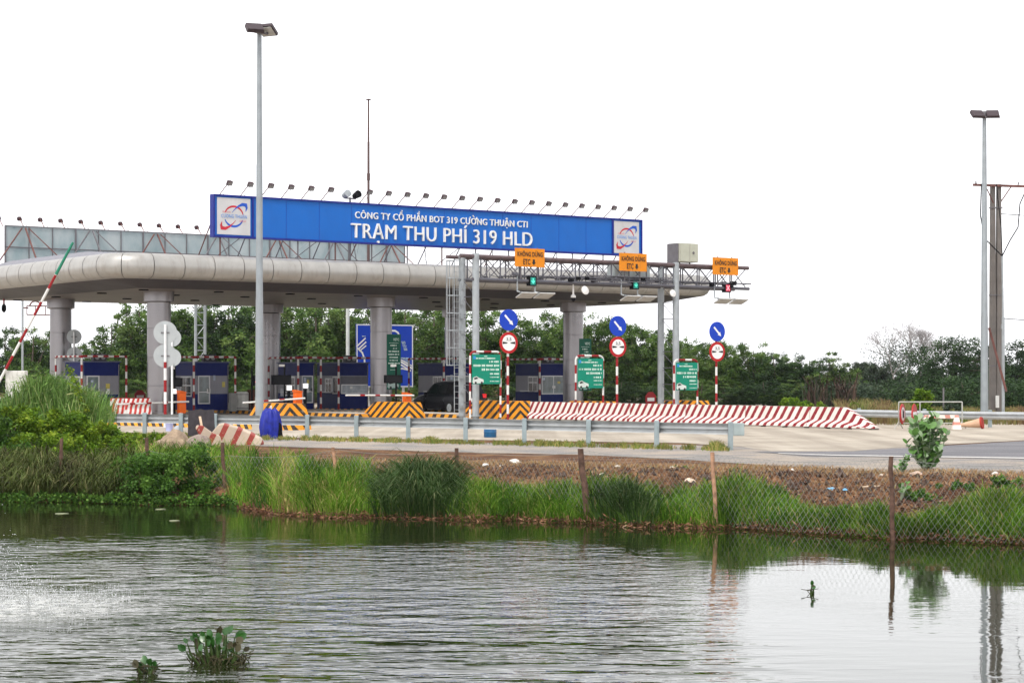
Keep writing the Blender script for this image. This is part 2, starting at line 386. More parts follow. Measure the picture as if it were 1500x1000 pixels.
# gravel shoulder
m, n, l = node_mat('gravel'); b = n['Principled BSDF']; b.inputs['Roughness'].default_value = .9
tc = n.new('ShaderNodeTexCoord').outputs['Object']
c1 = ramp_node(n, l, noise_node(n, l, tc, 22, 8, .8), [(.35, (.10, .095, .09)), (.5, (.27, .255, .24)), (.65, (.46, .43, .39))])
c2 = ramp_node(n, l, noise_node(n, l, tc, .5, 4), [(.4, (.8, .8, .82)), (.6, (1.25, 1.12, .98))])
l.new(mixc(n, l, 1.0, c1, c2, 'MULTIPLY'), b.inputs['Base Color']); bump_to(n, l, b, noise_node(n, l, tc, 40, 4, .8), .8, .03)
sheet('gravel_shoulder', [gp(-300, 640), gp(160, 640), gp(380, 653), gp(560, 659), gp(700, 663), gp(850, 666), gp(1000, 673), gp(1150, 683), gp(1300, 691), gp(1500, 695), gp(1900, 702), gp(1900, 650), gp(1500, 655), gp(1150, 655), gp(1000, 651.5), gp(800, 649.5), gp(560, 646.5), gp(300, 640), gp(-300, 634)], .006, m, .12, 1)
# concrete plaza
m, n, l = node_mat('plaza_concrete'); b = n['Principled BSDF']; b.inputs['Roughness'].default_value = .8
tc = n.new('ShaderNodeTexCoord').outputs['Object']
c1 = ramp_node(n, l, noise_node(n, l, tc, .35, 8, .65), [(.3, (.31, .265, .21)), (.5, (.43, .375, .30)), (.7, (.50, .44, .365))])
mp = n.new('ShaderNodeMapping'); mp.inputs['Rotation'].default_value = (0, 0, -ANG); l.new(tc, mp.inputs[0])
br = n.new('ShaderNodeTexBrick'); br.offset = 0; br.inputs['Scale'].default_value = 1; br.inputs['Brick Width'].default_value = 3.6; br.inputs['Row Height'].default_value = 4.8
br.inputs['Mortar Size'].default_value = .03; br.inputs['Color1'].default_value = (1, 1, 1, 1); br.inputs['Color2'].default_value = (.88, .88, .88, 1); br.inputs['Mortar'].default_value = (.35, .33, .3, 1)
l.new(mp.outputs[0], br.inputs[0])
c2 = mixc(n, l, 1.0, c1, br.outputs[0], 'MULTIPLY')
tr = ramp_node(n, l, noise_node(n, l, tc, 1.0, 5, .6, (.8, .035, 1, -.62)), [(.40, (1, 1, 1)), (.62, (.70, .68, .66))])
l.new(mixc(n, l, 1.0, c2, tr, 'MULTIPLY'), b.inputs['Base Color']); bump_to(n, l, b, noise_node(n, l, tc, 20, 4), .2, .01)
sheet('toll_plaza_road', [gp(-500, 632), gp(160, 632.5), gp(380, 641), gp(640, 643.5), gp(1000, 649), gp(1090, 655), gp(1130, 661), gp(1250, 660.5), gp(1350, 653), gp(1500, 645), gp(2100, 634), (90, 118), (60, 190), (-90, 190), (-90, 80)], .010, m)
# dark asphalt lane
m, n, l = node_mat('asphalt'); b = n['Principled BSDF']; b.inputs['Roughness'].default_value = .85
tc = n.new('ShaderNodeTexCoord').outputs['Object']
c1 = ramp_node(n, l, noise_node(n, l, tc, 30, 6, .8), [(.35, (.075, .075, .08)), (.65, (.17, .17, .18))])
c2 = ramp_node(n, l, noise_node(n, l, tc, .8, 5, .6, (.3, 1, 1)), [(.4, (.85, .85, .88)), (.65, (1.35, 1.3, 1.3))])
l.new(mixc(n, l, 1.0, c1, c2, 'MULTIPLY'), b.inputs['Base Color']); bump_to(n, l, b, noise_node(n, l, tc, 60, 3), .5, .01)
sheet('asphalt_road', [gp(1105, 662), gp(1180, 668), gp(1500, 672.5), gp(2000, 679), gp(2000, 639), gp(1500, 646), gp(1350, 655), gp(1250, 661.5)], .014, m, .02, 5)
sheet('edge_line', [gp(1140, 664), gp(1220, 666.6), gp(1500, 670.8), gp(2000, 676.5), gp(2000, 678), gp(1500, 672), gp(1220, 667.5), gp(1140, 664.6)], .018, mat('road_paint', (.62, .60, .56), .7, var=.2, scale=8, dirt=.6, dirtcol=(.25, .24, .22)), 0)

# water
m, n, l = node_mat('pond_water'); b = n['Principled BSDF']
b.inputs['Base Color'].default_value = (.014, .018, .006, 1); b.inputs['Roughness'].default_value = .03; b.inputs['IOR'].default_value = 1.5
tc = n.new('ShaderNodeTexCoord').outputs['Object']
sep = n.new('ShaderNodeSeparateXYZ'); l.new(tc, sep.inputs[0])
def mth(op, a, c=None, clamp=False):
    q = n.new('ShaderNodeMath'); q.operation = op; q.use_clamp = clamp
    for i, v in enumerate((a, c)):
        if v is None: continue
        if isinstance(v, (int, float)): q.inputs[i].default_value = v
        else: l.new(v, q.inputs[i])
    return q.outputs[0]
def mrange(v, a, c, d, e):
    q = n.new('ShaderNodeMapRange'); q.interpolation_type = 'SMOOTHSTEP'; l.new(v, q.inputs[0])
    for i, x in zip((1, 2, 3, 4), (a, c, d, e)): q.inputs[i].default_value = x
    return q.outputs[0]
big = noise_node(n, l, tc, .22, 3)                                  # patches of breeze
calm_y = mrange(sep.outputs[1], 30, 38, 1, .10)                     # sheltered under the bank
calm_x = mrange(mth('ADD', sep.outputs[0], mth('MULTIPLY', big, 3.0)), 2.2, 5.0, 1, .05)   # lee on the right
amp = mth('MULTIPLY', mth('MULTIPLY', calm_y, calm_x), mrange(big, .36, .62, .35, 1.25))
def crest(v, p, k): return mth('MULTIPLY', mth('POWER', v, p), k)
w1 = noise_node(n, l, tc, 1.0, 3, .5, (.75, 2.1, 1, .10))          # long low wavelets, crests along x
w2 = noise_node(n, l, tc, 1.0, 3, .6, (1.7, 2.7, 1, -.3))          # choppy cat's paws in mid water
w4 = noise_node(n, l, tc, 1.0, 2, .5, (1.2, 3.2, 1, .45))
w3 = noise_node(n, l, tc, 9, 2, .5)
nearw = mrange(sep.outputs[1], 21, 27, 1, .35); midw = mrange(sep.outputs[1], 20, 26, .45, 1.0)
h = mth('ADD', mth('MULTIPLY', nearw, mth('ADD', crest(w1, 2.6, .125), crest(w4, 2.2, .045))), mth('ADD', mth('MULTIPLY', midw, crest(w2, 2.0, .062)), mth('MULTIPLY', w3, .0008)))
hh = mth('MULTIPLY', h, amp)
fx = mth('DIVIDE', mth('ADD', sep.outputs[0], 7.3), 3.6); fy = mth('DIVIDE', mth('SUBTRACT', sep.outputs[1], mth('SUBTRACT', 25.4, mth('MULTIPLY', sep.outputs[0], .0))), 2.3)
fr2 = mth('ADD', mth('MULTIPLY', fx, fx), mth('MULTIPLY', fy, fy)); fmask = mrange(fr2, .0, 1.0, .62, 0)      # churned, aerated water under the spray
fn = mrange(noise_node(n, l, tc, 7, 6, .75, (1, .8, 1)), .42, .62, .15, 1.0); foam = mth('MULTIPLY', fmask, fn)
l.new(mixc(n, l, foam, (.014, .018, .006), (.80, .80, .77)), b.inputs['Base Color']); l.new(mrange(foam, 0, .6, .03, .45), b.inputs['Roughness'])
bp = n.new('ShaderNodeBump'); bp.inputs['Strength'].default_value = 1; bp.inputs['Distance'].default_value = 1.0
l.new(hh, bp.inputs['Height']); l.new(bp.outputs[0], b.inputs['Normal'])
M_water = m
WATER_Z = -.9
mb = MB(); mb.add([(-130, 0, WATER_Z), (130, 0, WATER_Z), (130, 60, WATER_Z), (-130, 60, WATER_Z)], [(0, 1, 2, 3)])
o = mb.build('pond_water', M_water); o['kind'] = 'structure'

# ---------------------------------------------------------------- toll canopy
CF = Vector((-18.96, 93.0, 0))           # front corner of the canopy; local x along the row, y away from the traffic
LX, LY = 38.9, 24.6
canopy = thing('toll_canopy', 'wide grey metal toll plaza roof with rounded edge on six silver columns', 'canopy', CF, ANG)
def round_rect(x0, y0, x1, y1, r, k=8):
    pts = []
    for cx, cy, a0 in ((x0 + r, y0 + r, 180), (x1 - r, y0 + r, 270), (x1 - r, y1 - r, 0), (x0 + r, y1 - r, 90)):
        for i in range(k + 1):
            a = R(a0 + 90 * i / k); pts.append((cx + r * math.cos(a), cy + r * math.sin(a)))
    return pts
def sweep_ring(mb, base, inset_z, mi=0, closed=True):
    """rings of the rounded rectangle at (inset, z)"""
def offs_rect(ins, k=8): return round_rect(ins, ins, LX - ins, LY - ins, max(.05, 1.9 - ins), k)
# perimeter resampled into panels with joints
base = offs_rect(0, 10); cum = [0.0]
for i in range(len(base)):
    a, c = base[i], base[(i + 1) % len(base)]; cum.append(cum[-1] + math.hypot(c[0] - a[0], c[1] - a[1]))
PER = cum[-1]
def pt_on(poly, s):
    s = s % PER
    for i in range(len(base)):
        if cum[i + 1] >= s:
            t = (s - cum[i]) / max(1e-9, cum[i + 1] - cum[i]); a, c = poly[i], poly[(i + 1) % len(base)]
            return (a[0] + (c[0] - a[0]) * t, a[1] + (c[1] - a[1]) * t)
prof = [(.62, 8.02), (.34, 7.98), (.14, 7.84), (.03, 7.62), (0, 7.38), (.04, 7.14), (.16, 6.95), (.36, 6.83), (.62, 6.78)]
polys = [offs_rect(i, 10) for i, z in prof]; npan = int(PER / 1.62); mbf = MB()
for p in range(npan):
    s0, s1 = p * PER / npan, (p + 1) * PER / npan; cuts = [(s0 - .02, .028), (s0 + .012, .028), (s0 + .02, 0)] + [(s0 + (s1 - s0) * t, 0) for t in (.2, .4, .6, .8)] + [(s1 - .022, 0)]
    rings = []
    for s_, dep in cuts:
        ring = []
        for (ins, z), pl in zip(prof, polys):
            q = pt_on(pl, s_); c = pt_on(polys[-1], s_)
            if dep: q = (q[0] + (LX / 2 - q[0]) * .0015 * dep * 40, q[1] + (LY / 2 - q[1]) * .004 * dep * 40)
            ring.append((q[0], q[1], z))
        rings.append(ring)
    mbf.loft(rings[:2], 1, False, False); mbf.loft(rings[1:], 0, False, False)
mbf.build('fascia', [mat('fascia_cladding', (.40, .39, .37), .36, metal=.4, var=.08, scale=1.6, dirt=.42, dirtcol=(.22, .185, .15)), mat('panel_joint', (.17, .16, .15), .8)], canopy, smooth=35, fix=False)
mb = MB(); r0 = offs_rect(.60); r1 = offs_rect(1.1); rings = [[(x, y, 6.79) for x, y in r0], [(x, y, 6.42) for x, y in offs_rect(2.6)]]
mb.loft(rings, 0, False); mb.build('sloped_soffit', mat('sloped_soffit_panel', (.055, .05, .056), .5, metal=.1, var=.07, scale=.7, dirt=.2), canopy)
# flat soffit with fine panel joints
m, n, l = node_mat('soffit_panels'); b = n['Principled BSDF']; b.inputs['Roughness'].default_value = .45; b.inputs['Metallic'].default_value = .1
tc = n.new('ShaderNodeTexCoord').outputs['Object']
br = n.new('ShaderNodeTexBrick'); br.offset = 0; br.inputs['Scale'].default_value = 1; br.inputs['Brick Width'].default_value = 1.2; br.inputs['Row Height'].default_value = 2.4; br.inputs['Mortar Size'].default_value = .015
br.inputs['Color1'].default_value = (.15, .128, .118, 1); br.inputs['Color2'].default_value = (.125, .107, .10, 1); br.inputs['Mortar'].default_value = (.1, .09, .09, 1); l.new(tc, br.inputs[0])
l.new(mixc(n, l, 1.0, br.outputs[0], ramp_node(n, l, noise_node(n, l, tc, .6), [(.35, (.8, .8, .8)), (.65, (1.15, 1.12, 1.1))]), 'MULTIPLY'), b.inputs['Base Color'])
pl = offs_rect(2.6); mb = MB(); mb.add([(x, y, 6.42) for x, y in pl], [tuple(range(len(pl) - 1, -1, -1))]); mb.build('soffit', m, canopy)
mb = MB(); rr = [[(x, y, 7.99) for x, y in offs_rect(.60)], [(x, y, 7.94) for x, y in offs_rect(1.2)], [(max(1.2, min(LX - 1.2, (x - LX / 2) * .97 + LX / 2)), (y - LY / 2) * .48 + LY / 2, 8.42) for x, y in offs_rect(1.3)]]
mb.loft(rr, 0, False); mb.add(rr[-1], [tuple(range(len(rr[-1])))]); mb.build('roof', mat('roof_sheet', (.22, .22, .25), .6, var=.1, dirt=.3), canopy)
COLS = []
for jy, sy in enumerate((6.0, 18.6)):
    for ix, tx in enumerate((5.3, 18.8, 32.3)):
        mb = MB()
        mb.lathe([(.8, 0), (.8, .22), (.6, .24), (.6, 1.55), (.585, 1.56), (.585, 1.59), (.6, 1.6), (.6, 3.0), (.585, 3.01), (.585, 3.04), (.6, 3.05), (.6, 4.5), (.585, 4.51), (.585, 4.54), (.6, 4.55), (.6, 5.86), (.74, 5.9), (.78, 5.92), (.78, 6.43)], 40, (tx, sy, 0))
        mb.build('column', M_sil, canopy, smooth=30)
mb_spots = [(3.5 + 4.2 * i, y) for y in (4, 9, 15, 20.5) for i in range(8)]
for x, y in mb_spots:
    mb = MB(); mb.lathe([(.26, 6.37), (.24, 6.425)], 16, (x, y, 0)); mb.build('downlight', M_black, canopy)
def cl(t, s, z=0.0): return CF + U * t + B * s + Vector((0, 0, z))

# ---------------------------------------------------------------- front name board
M_blue = mat('board_blue', (.004, .125, .50), .45, var=.05, scale=.5, dirt=.10, dirtcol=(.02, .07, .3))
M_blue_d = mat('board_frame_blue', (.01, .02, .22), .5)
M_logo_bg = mat('logo_panel', (.56, .56, .57), .55, var=.06, scale=1.5, dirt=.25, dirtcol=(.4, .38, .34))
M_lred = mat('logo_red', (.5, .02, .04), .5); M_lblue = mat('logo_blue', (.015, .09, .5), .5); M_lpale = mat('logo_pale_blue', (.12, .28, .65), .5)
BT, BS = 6.0, 1.5; BL = 27.75; BZ0, BZ1 = 9.02, 11.13
bb = thing('name_board', 'long blue roof sign with raised white lettering and a logo square at each end', 'sign', cl(BT, BS), ANG)
mb = MB(); mb.box(BL / 2, 0, (BZ0 + BZ1) / 2, BL - .12, .30, BZ1 - BZ0 - .12); mb.build('panel', M_blue, bb)
mb = MB()
for z in (BZ0 + .03, BZ1 - .03): mb.box(BL / 2, -.02, z, BL, .40, .09)
for x in (.04, 2.22, BL - 2.2, BL - .04): mb.box(x, -.02, (BZ0 + BZ1) / 2, .09, .395, BZ1 - BZ0 - .1)
mb.build('frame', M_blue_d, bb)
mb = MB()
for i in range(1, 12):
    x = 2.22 + i * (BL - 4.4) / 12
    mb.box(x, -.1535, (BZ0 + BZ1) / 2, .02, .012, BZ1 - BZ0 - .2)
mb.build('panel_seam', mat('seam_blue', (.01, .06, .38), .5), bb)
M_let = mat('letter_white', (.80, .80, .78), .5, var=.05, dirt=.2, dirtcol=(.5, .48, .45))
mb = MB(); put_text(mb, 'TRẠM THU PHÍ 319 HLD', 8.0, 19.75, 9.30, 10.05, -.152, 0, -.004, depth=.12); mb.build('title_lettering', M_let, bb)
mb = MB(); CT = 'CÔNG TY CỔ PHẦN BOT 319 CƯONG THUẬN CTI'; put_text(mb, CT, 8.25, 19.45, 10.33, 10.67, -.152, 0, 0, depth=.07)
wf = lambda t_: max(v.x for v in text_geo(t_)[0]); sc_ = 11.2 / wf(CT); ga, gb = 8.25 + sc_ * (wf('CÔNG TY CỔ PHẦN BOT 319 CƯ') + .1), 8.25 + sc_ * wf('CÔNG TY CỔ PHẦN BOT 319 CƯO'); gm = (ga + gb) / 2
mb.prism([(gm - .10, 10.83), (gm - .03, 10.83), (gm + .05, 10.72), (gm, 10.72)], -.222, -.152); mb.prism([(gb - .07, 10.61), (gb - .03, 10.58), (gb + .06, 10.66), (gb + .05, 10.74), (gb + .01, 10.74), (gb, 10.68)], -.2215, -.152)
mb.build('company_lettering', M_let, bb)
def ribbon(mb, pts, ws, y, mi):
    """flat stroke of changing width in the x-z plane"""
    L, Rr = [], []
    for i, (x, z) in enumerate(pts):
        a = pts[max(0, i - 1)]; c = pts[min(len(pts) - 1, i + 1)]; dx, dz = c[0] - a[0], c[1] - a[1]; q = math.hypot(dx, dz) or 1
        nx_, nz_ = -dz / q, dx / q; w = ws[i] / 2
        L.append((x + nx_ * w, y, z + nz_ * w)); Rr.append((x - nx_ * w, y, z - nz_ * w))
    k = len(pts); mb.add(L + Rr, [(i, i + 1, k + i + 1, k + i) for i in range(k - 1)], mi)
def logo(x0):
    w, h = 1.86, 1.84; cx, cz = x0 + w / 2, (BZ0 + BZ1) / 2
    q = MB(); q.box(cx, -.165, cz, w, .03, h); lg = q.build('logo_panel', M_logo_bg, bb)
    q = MB(); y = -.184; N = 20
    arc = lambda a0, a1, r, k=N: [(cx + r * 1.06 * math.cos(R(a0 + (a1 - a0) * i / k)), cz + r * math.sin(R(a0 + (a1 - a0) * i / k))) for i in range(k + 1)]
    ribbon(q, arc(158, 12, .50), [.05 + .05 * math.sin(math.pi * i / N) for i in range(N + 1)], y, 0)
    ribbon(q, arc(-160, -20, .50), [.05 + .06 * math.sin(math.pi * i / N) for i in range(N + 1)], y, 1)
    def swoosh(s, mi, yy):
        up = [(-.12, .18), (.05, .36), (.25, .52), (.48, .62), (.68, .60), (.72, .45), (.66, .26)]
        wd = [.015, .04, .09, .16, .2, .11, .015]
        ribbon(q, [(cx + s * a, cz + s * b_) for a, b_ in up], wd, yy, mi)
    swoosh(1, 1, y - .004); swoosh(-1, 0, y - .004)
    q.build('logo_mark', [M_lred, M_lblue], lg)
    q = MB(); put_text(q, 'CƯONG THUẬN', cx - .72, cx + .72, cz - .08, cz + .09, -.196, 0, .01)
    q.build('logo_lettering', M_lpale, lg)
    q = MB(); put_text(q, 'TẬP ĐOÀN', cx - .66, cx - .2, cz + .17, cz + .25, -.196, 0, .01); put_text(q, 'GROUP', cx + .3, cx + .68, cz - .26, cz - .18, -.196, 0, .01)
    q.build('logo_small_lettering', mat('logo_pale_red', (.6, .16, .18), .5), lg)
logo(.22); logo(BL - 2.1)
def strut(name, p0, p1, r=.035, m_=None, par=None):
    q = MB(); q.tube(p0, p1, r, n=6); return q.build(name, m_ or M_steel_d, par)
for i in range(13):
    x = .5 + i * (BL - 1) / 12
    strut('support_leg', (x, .05, 7.9), (x, .05, BZ0), .04, M_steel_d if i % 3 else M_rust, bb)
    strut('support_leg', (x, 2.6, 8.0), (x, .15, 10.8), .035, M_rust if i % 4 == 0 else M_steel_d, bb)
    if i < 12:
        x2 = x + (BL - 1) / 24
        strut('brace', (x2, .05, BZ0), (x2 + (.9 if i % 2 else -.9), 1.2, 8.0), .02, M_steel_d, bb)
def floodlight(par, x, y, z, s=1.0, dirn=-1):
    q = MB(); M_ = Matrix.Translation((x + .1, y + dirn * .95, z + .50)) @ Matrix.Rotation(R(-38 * dirn), 4, 'X')
    q.box(0, 0, 0, .34 * s, .12, .26 * s, 0, M_); q.box(0, .08 * -dirn, .02, .24 * s, .08, .18 * s, 0, M_); q.box(0, dirn * .065, -.0, .30 * s, .012, .22 * s, 1, M_)
    h_ = q.build('floodlight', [mat('lamp_housing', (.045, .02, .025), .5), mat('lamp_glass', (.25, .25, .26), .1)], par)
    q = MB(); q.tube((x, y, z - .05), (x + .08, y + dirn * .9, z + .55), .025, n=6); q.tube((x + .1, y + dirn * 1.05, z + .5), (x + .25, y - dirn * .0, z), .01, n=4)
    q.build('lamp_arm', M_rust, h_)
for i in range(24):
    if i == 6: continue
    floodlight(bb, .35 + i * (BL - .9) / 23, -.1, BZ1, .85)
# paired security lights above the board
t = thing('twin_spotlight', 'twin grey spotlights on a short post above the blue roof sign', 'spotlight', cl(BT + .35 + 6.6 * 27 / 23 + .2, BS + .4, 0), ANG)
q = MB(); q.tube((0, 0, 8.0), (0, 0, 11.45), .05); q.tube((-.35, 0, 11.4), (.35, 0, 11.4), .04); q.build('post', M_steel_d, t)
for sx_, m_ in ((-.32, M_steel), (.32, M_black)):
    q = MB(); M_ = Matrix.Translation((sx_, -.12, 11.58)) @ Matrix.Rotation(R(75), 4, 'X'); vs = []
    q.tube(M_ @ Vector((0, 0, -.2)), M_ @ Vector((0, 0, .22)), .15, .2, 12); q.build('lamp_head', m_, t, smooth=40)

# ---------------------------------------------------------------- rear board seen from behind
rb = thing('rear_sign_board', 'back of the far roof sign, pale sheeting on a dark steel lattice frame', 'sign', cl(3.6, 22.6), ANG)
RL, RZ0, RZ1 = 27.5, 8.35, 10.78
m, n, l = node_mat('sheeting_back'); b = n['Principled BSDF']; b.inputs['Roughness'].default_value = .5
tc = n.new('ShaderNodeTexCoord').outputs['Object']
c1 = ramp_node(n, l, noise_node(n, l, tc, .8, 5, .6, (1, 1, .6)), [(.3, (.36, .47, .49)), (.5, (.50, .57, .58)), (.7, (.62, .66, .66))]); l.new(c1, b.inputs['Base Color'])
tsl = n.new('ShaderNodeBsdfTranslucent'); l.new(c1, tsl.inputs[0]); ms = n.new('ShaderNodeMixShader'); ms.inputs[0].default_value = .4
l.new(b.outputs[0], ms.inputs[1]); l.new(tsl.outputs[0], ms.inputs[2]); l.new(ms.outputs[0], n['Material Output'].inputs[0])
q = MB(); q.box(RL / 2, .06, (RZ0 + RZ1) / 2, RL, .02, RZ1 - RZ0); q.build('sheeting', m, rb)
q = MB()
for z in (RZ0 + .3, 9.55, RZ1): q.beam((0, 0, z), (RL, 0, z), .05, .06)
for i in range(20): x = i * RL / 19; q.beam((x, .0, 8.0), (x, .0, RZ1), .05 if i % 3 else .09, .05)
q.build('lattice', M_steel_d, rb)
for i in range(7):
    x = 1.2 + i * 4.2
    q = MB(); q.beam((x, -.05, RZ1 - .1), (x, -2.2, 8.2), .07, .07); q.beam((x + .2, -.05, RZ1 - .1), (x + 2.4, -1.4, 8.2), .06, .06); q.beam((x - .2, -.05, RZ1 - .1), (x - 2.4, -1.4, 8.2), .06, .06)
    q.build('brace', M_steel_d if i % 2 else M_rust, rb)
for i in range(22): floodlight(rb, -.1 + i * RL / 21.5, .1, RZ1, .75, 1)
# lightning mast with guy wires
mx_, my_ = 21.7, 12.0
mast = thing('lightning_mast', 'thin brown antenna mast rising from the canopy roof', 'mast', cl(mx_, my_, 0), ANG)
ZT = zof(146, cl(mx_, my_).y)
q = MB(); q.tube((0, 0, 8.3), (0, 0, ZT - 2.5), .085, .07, 8); q.tube((0, 0, ZT - 2.5), (0, 0, ZT), .06, .05, 6); q.box(0, 0, ZT, .22, .22, .06); q.tube((0, 0, 13.6), (0, 0, 14.0), .10, n=8); q.build('pole', mat('mast_brown', (.10, .06, .055), .6), mast)
for dx, dy in ((-5.5, 1), (5.5, 1), (-2, -4), (2, 5)):
    q = MB(); q.tube((0, 0, 13.0), (dx, dy, 8.3), .010, n=3); q.build('guy_wire', M_steel, mast)

# ---------------------------------------------------------------- lane gantry in front of the canopy
G0 = Vector((-1.74, 94.0, 0))
def gl(x, y, z=0.0): return G0 + U * x + B * y + Vector((0, 0, z))
M_gant = mat('gantry_steel', (.12, .12, .14), .5, metal=.3, var=.15, dirt=.25, dirtcol=(.14, .08, .07)); M_chord = mat('gantry_chord', (.13, .095, .10), .5, metal=.2, var=.2, dirt=.3, dirtcol=(.12, .06, .05))
gan = thing('lane_gantry', 'grey lattice steel gantry on four round legs in front of the canopy', 'gantry', G0, ANG)
for x, y in ((0, 0), (0, 1.15), (12.64, 0), (12.64, 1.2)):
    q = MB(); q.tube((x, y, .0), (x, y, 7.95), .17, n=16); q.lathe([(.3, .15), (.3, .2)], 16, (x, y, 0)); q.build('leg', M_steel, gan, smooth=40)
for y, r_, mm in ((0, .1, M_chord), (1.15, .09, M_chord)):
    q = MB(); q.tube((-.9, y, 7.82), (17.7, y, 7.82), r_, n=12); q.build('top_chord', mm, gan, smooth=40)
for y in (0, 1.15):
    q = MB(); q.tube((-.2, y, 6.72), (17.75, y, 6.72), .085, n=12); q.tube((2.2, y, 6.98), (17.9, y, 6.98), .035, n=8); q.build('bottom_chord', M_gant, gan, smooth=40)
q = MB(); k = 0; x = .3
while x < 17.2:
    for y in (0, 1.15):
        q.tube((x, y, 6.72), (x, y, 7.82), .04, n=6)
        xa, xb = (x, x + 1.15)
        q.tube((xa, y, 7.8), (xb, y, 6.75), .026, n=5); q.tube((xb, y, 7.8), (xa, y, 6.75), .026, n=5)
    q.tube((x, 0, 7.82), (x, 1.15, 7.82), .025, n=5); q.tube((x, 0, 6.72), (x, 1.15, 6.72), .025, n=5); q.tube((x, 0, 6.72), (x + 1.15, 1.15, 6.72), .018, n=5)
    x += 1.15
q.build('lattice', M_gant, gan)
for x in (0.0, 12.64):
    q = MB()
    for kz in range(8):
        z = .8 + kz * .85; q.tube((x, 0, z), (x, 1.15, z), .02, n=5)
        q.tube((x, 0, z), (x, 1.15, z + .85), .015, n=5)
    q.build('leg_bracing', M_gant, gan)
# caged ladder on the left rear leg
q = MB(); lx, ly = -.42, 1.15
for dx in (-.0, .0):
    pass
for dy in (-.2, .2): q.tube((lx + .1, ly + dy, .3), (lx + .1, ly + dy, 7.9), .022, n=5)
for kz in range(26): q.tube((lx + .1, ly - .2, .45 + kz * .29), (lx + .1, ly + .2, .45 + kz * .29), .013, n=4)
q.build('ladder', M_steel, gan)
q = MB()
for kz in range(7):
    z = 2.6 + kz * .84; pts = [(lx + .1 - .55 * math.sin(math.pi * i / 8), ly - .36 * math.cos(math.pi * i / 8), z) for i in range(9)]; q.path(pts, .022, 4)
for i in range(7):
    a = math.pi * (i + 1) / 8; p = (lx + .1 - .55 * math.sin(a), ly - .36 * math.cos(a)); q.tube((p[0], p[1], 2.6), (p[0], p[1], 7.65), .014, n=4)
q.build('ladder_cage', M_steel, gan)
q = MB(); rnd = random.Random(4)
for i in range(9):
    z = .6 + i * .72; q.box(-.1 + rnd.uniform(-.1, .1), 1.0, z, .16, .16, rnd.uniform(.12, .26))
q.build('junction_boxes', M_steel, gan)
q = MB(); rnd = random.Random(9)
for i in range(14):
    x = .8 + i * 1.2; z = 6.98; pts = [(x + j * .15, -.02, z - .12 * math.sin(math.pi * j / 8) + rnd.uniform(-.01, .01)) for j in range(9)]; q.path(pts, .015, 4)
q.build('cables', M_black, gan)
rnd = random.Random(31)
for i in range(16):
    x = rnd.uniform(.6, 17.2); q = MB(); w_ = rnd.uniform(.1, .3); q.box(x, rnd.choice((-.12, .3)), rnd.uniform(6.82, 7.05), w_, .18, rnd.uniform(.1, .28)); q.tube((x, 0, 6.7), (x, 0, 7.1), .02, n=5); q.build('bracket_box', M_black if i % 3 else M_gant, gan, bevel=.01)
# service platform between the two ETC lanes
q = MB(); q.box(9.4, .55, 7.05, 5.6, 1.0, .04); q.tube((6.7, -.25, 7.1), (12.2, -.25, 7.1), .03, n=6); q.tube((6.7, -.25, 6.85), (12.2, -.25, 6.85), .03, n=6); q.build('service_platform', M_gant, gan)
for name, x0, x1, y0, z0, z1, lab in (('equipment_cabinet', 8.75, 9.7, .25, 7.1, 7.72, 'dull grey cabinet on the gantry half hidden by the middle yellow sign'), ('equipment_cabinet', 10.0, 11.15, .3, 7.1, 7.75, 'pale grey cabinet on the gantry just right of the middle yellow sign')):
    t = thing(name, lab, 'cabinet', gl(x0, y0, z0), ANG); w, h = x1 - x0, z1 - z0
    q = MB(); q.box(w / 2, .3, h / 2, w, .6, h); q.build('body', mat('cabinet_grey', (.33, .36, .36), .5, var=.08), t, bevel=.02)
    q = MB(); q.box(w / 2, -.012, h / 2, w - .08, .02, h - .08); q.build('door', mat('cabinet_door', (.38, .42, .42), .45, var=.08), t)
t = thing('equipment_cabinet', 'tall beige steel cabinet standing on top of the gantry above its right legs', 'cabinet', gl(12.75, -.1, 7.98), ANG)
q = MB(); q.box(.66, .4, .5, 1.32, .8, .98); q.build('body', mat('cabinet_beige', (.42, .42, .36), .5, var=.06), t, bevel=.02)
for x in (.4, 1.04):
    q = MB(); q.box(x, -.012, .5, .56 if x < .5 else .54, .02, .9); q.build('door', mat('cabinet_beige_door', (.45, .46, .38), .45, var=.06), t)
q = MB(); q.lathe([(.07, 0), (.07, .02)], 12); o = q.build('lock', M_steel_d, t); o.rotation_euler = (R(90), 0, 0); o.location = (.98, -.03, .5)
q = MB(); q.box(-.07, .4, .42, .05, .84, 1.1); q.build('side_bracket', M_steel_d, t)
for x in (.3, 1.0):
    q = MB(); q.tube((x, .3, -.2), (x, .3, .02), .04); q.build('foot', M_black, t)
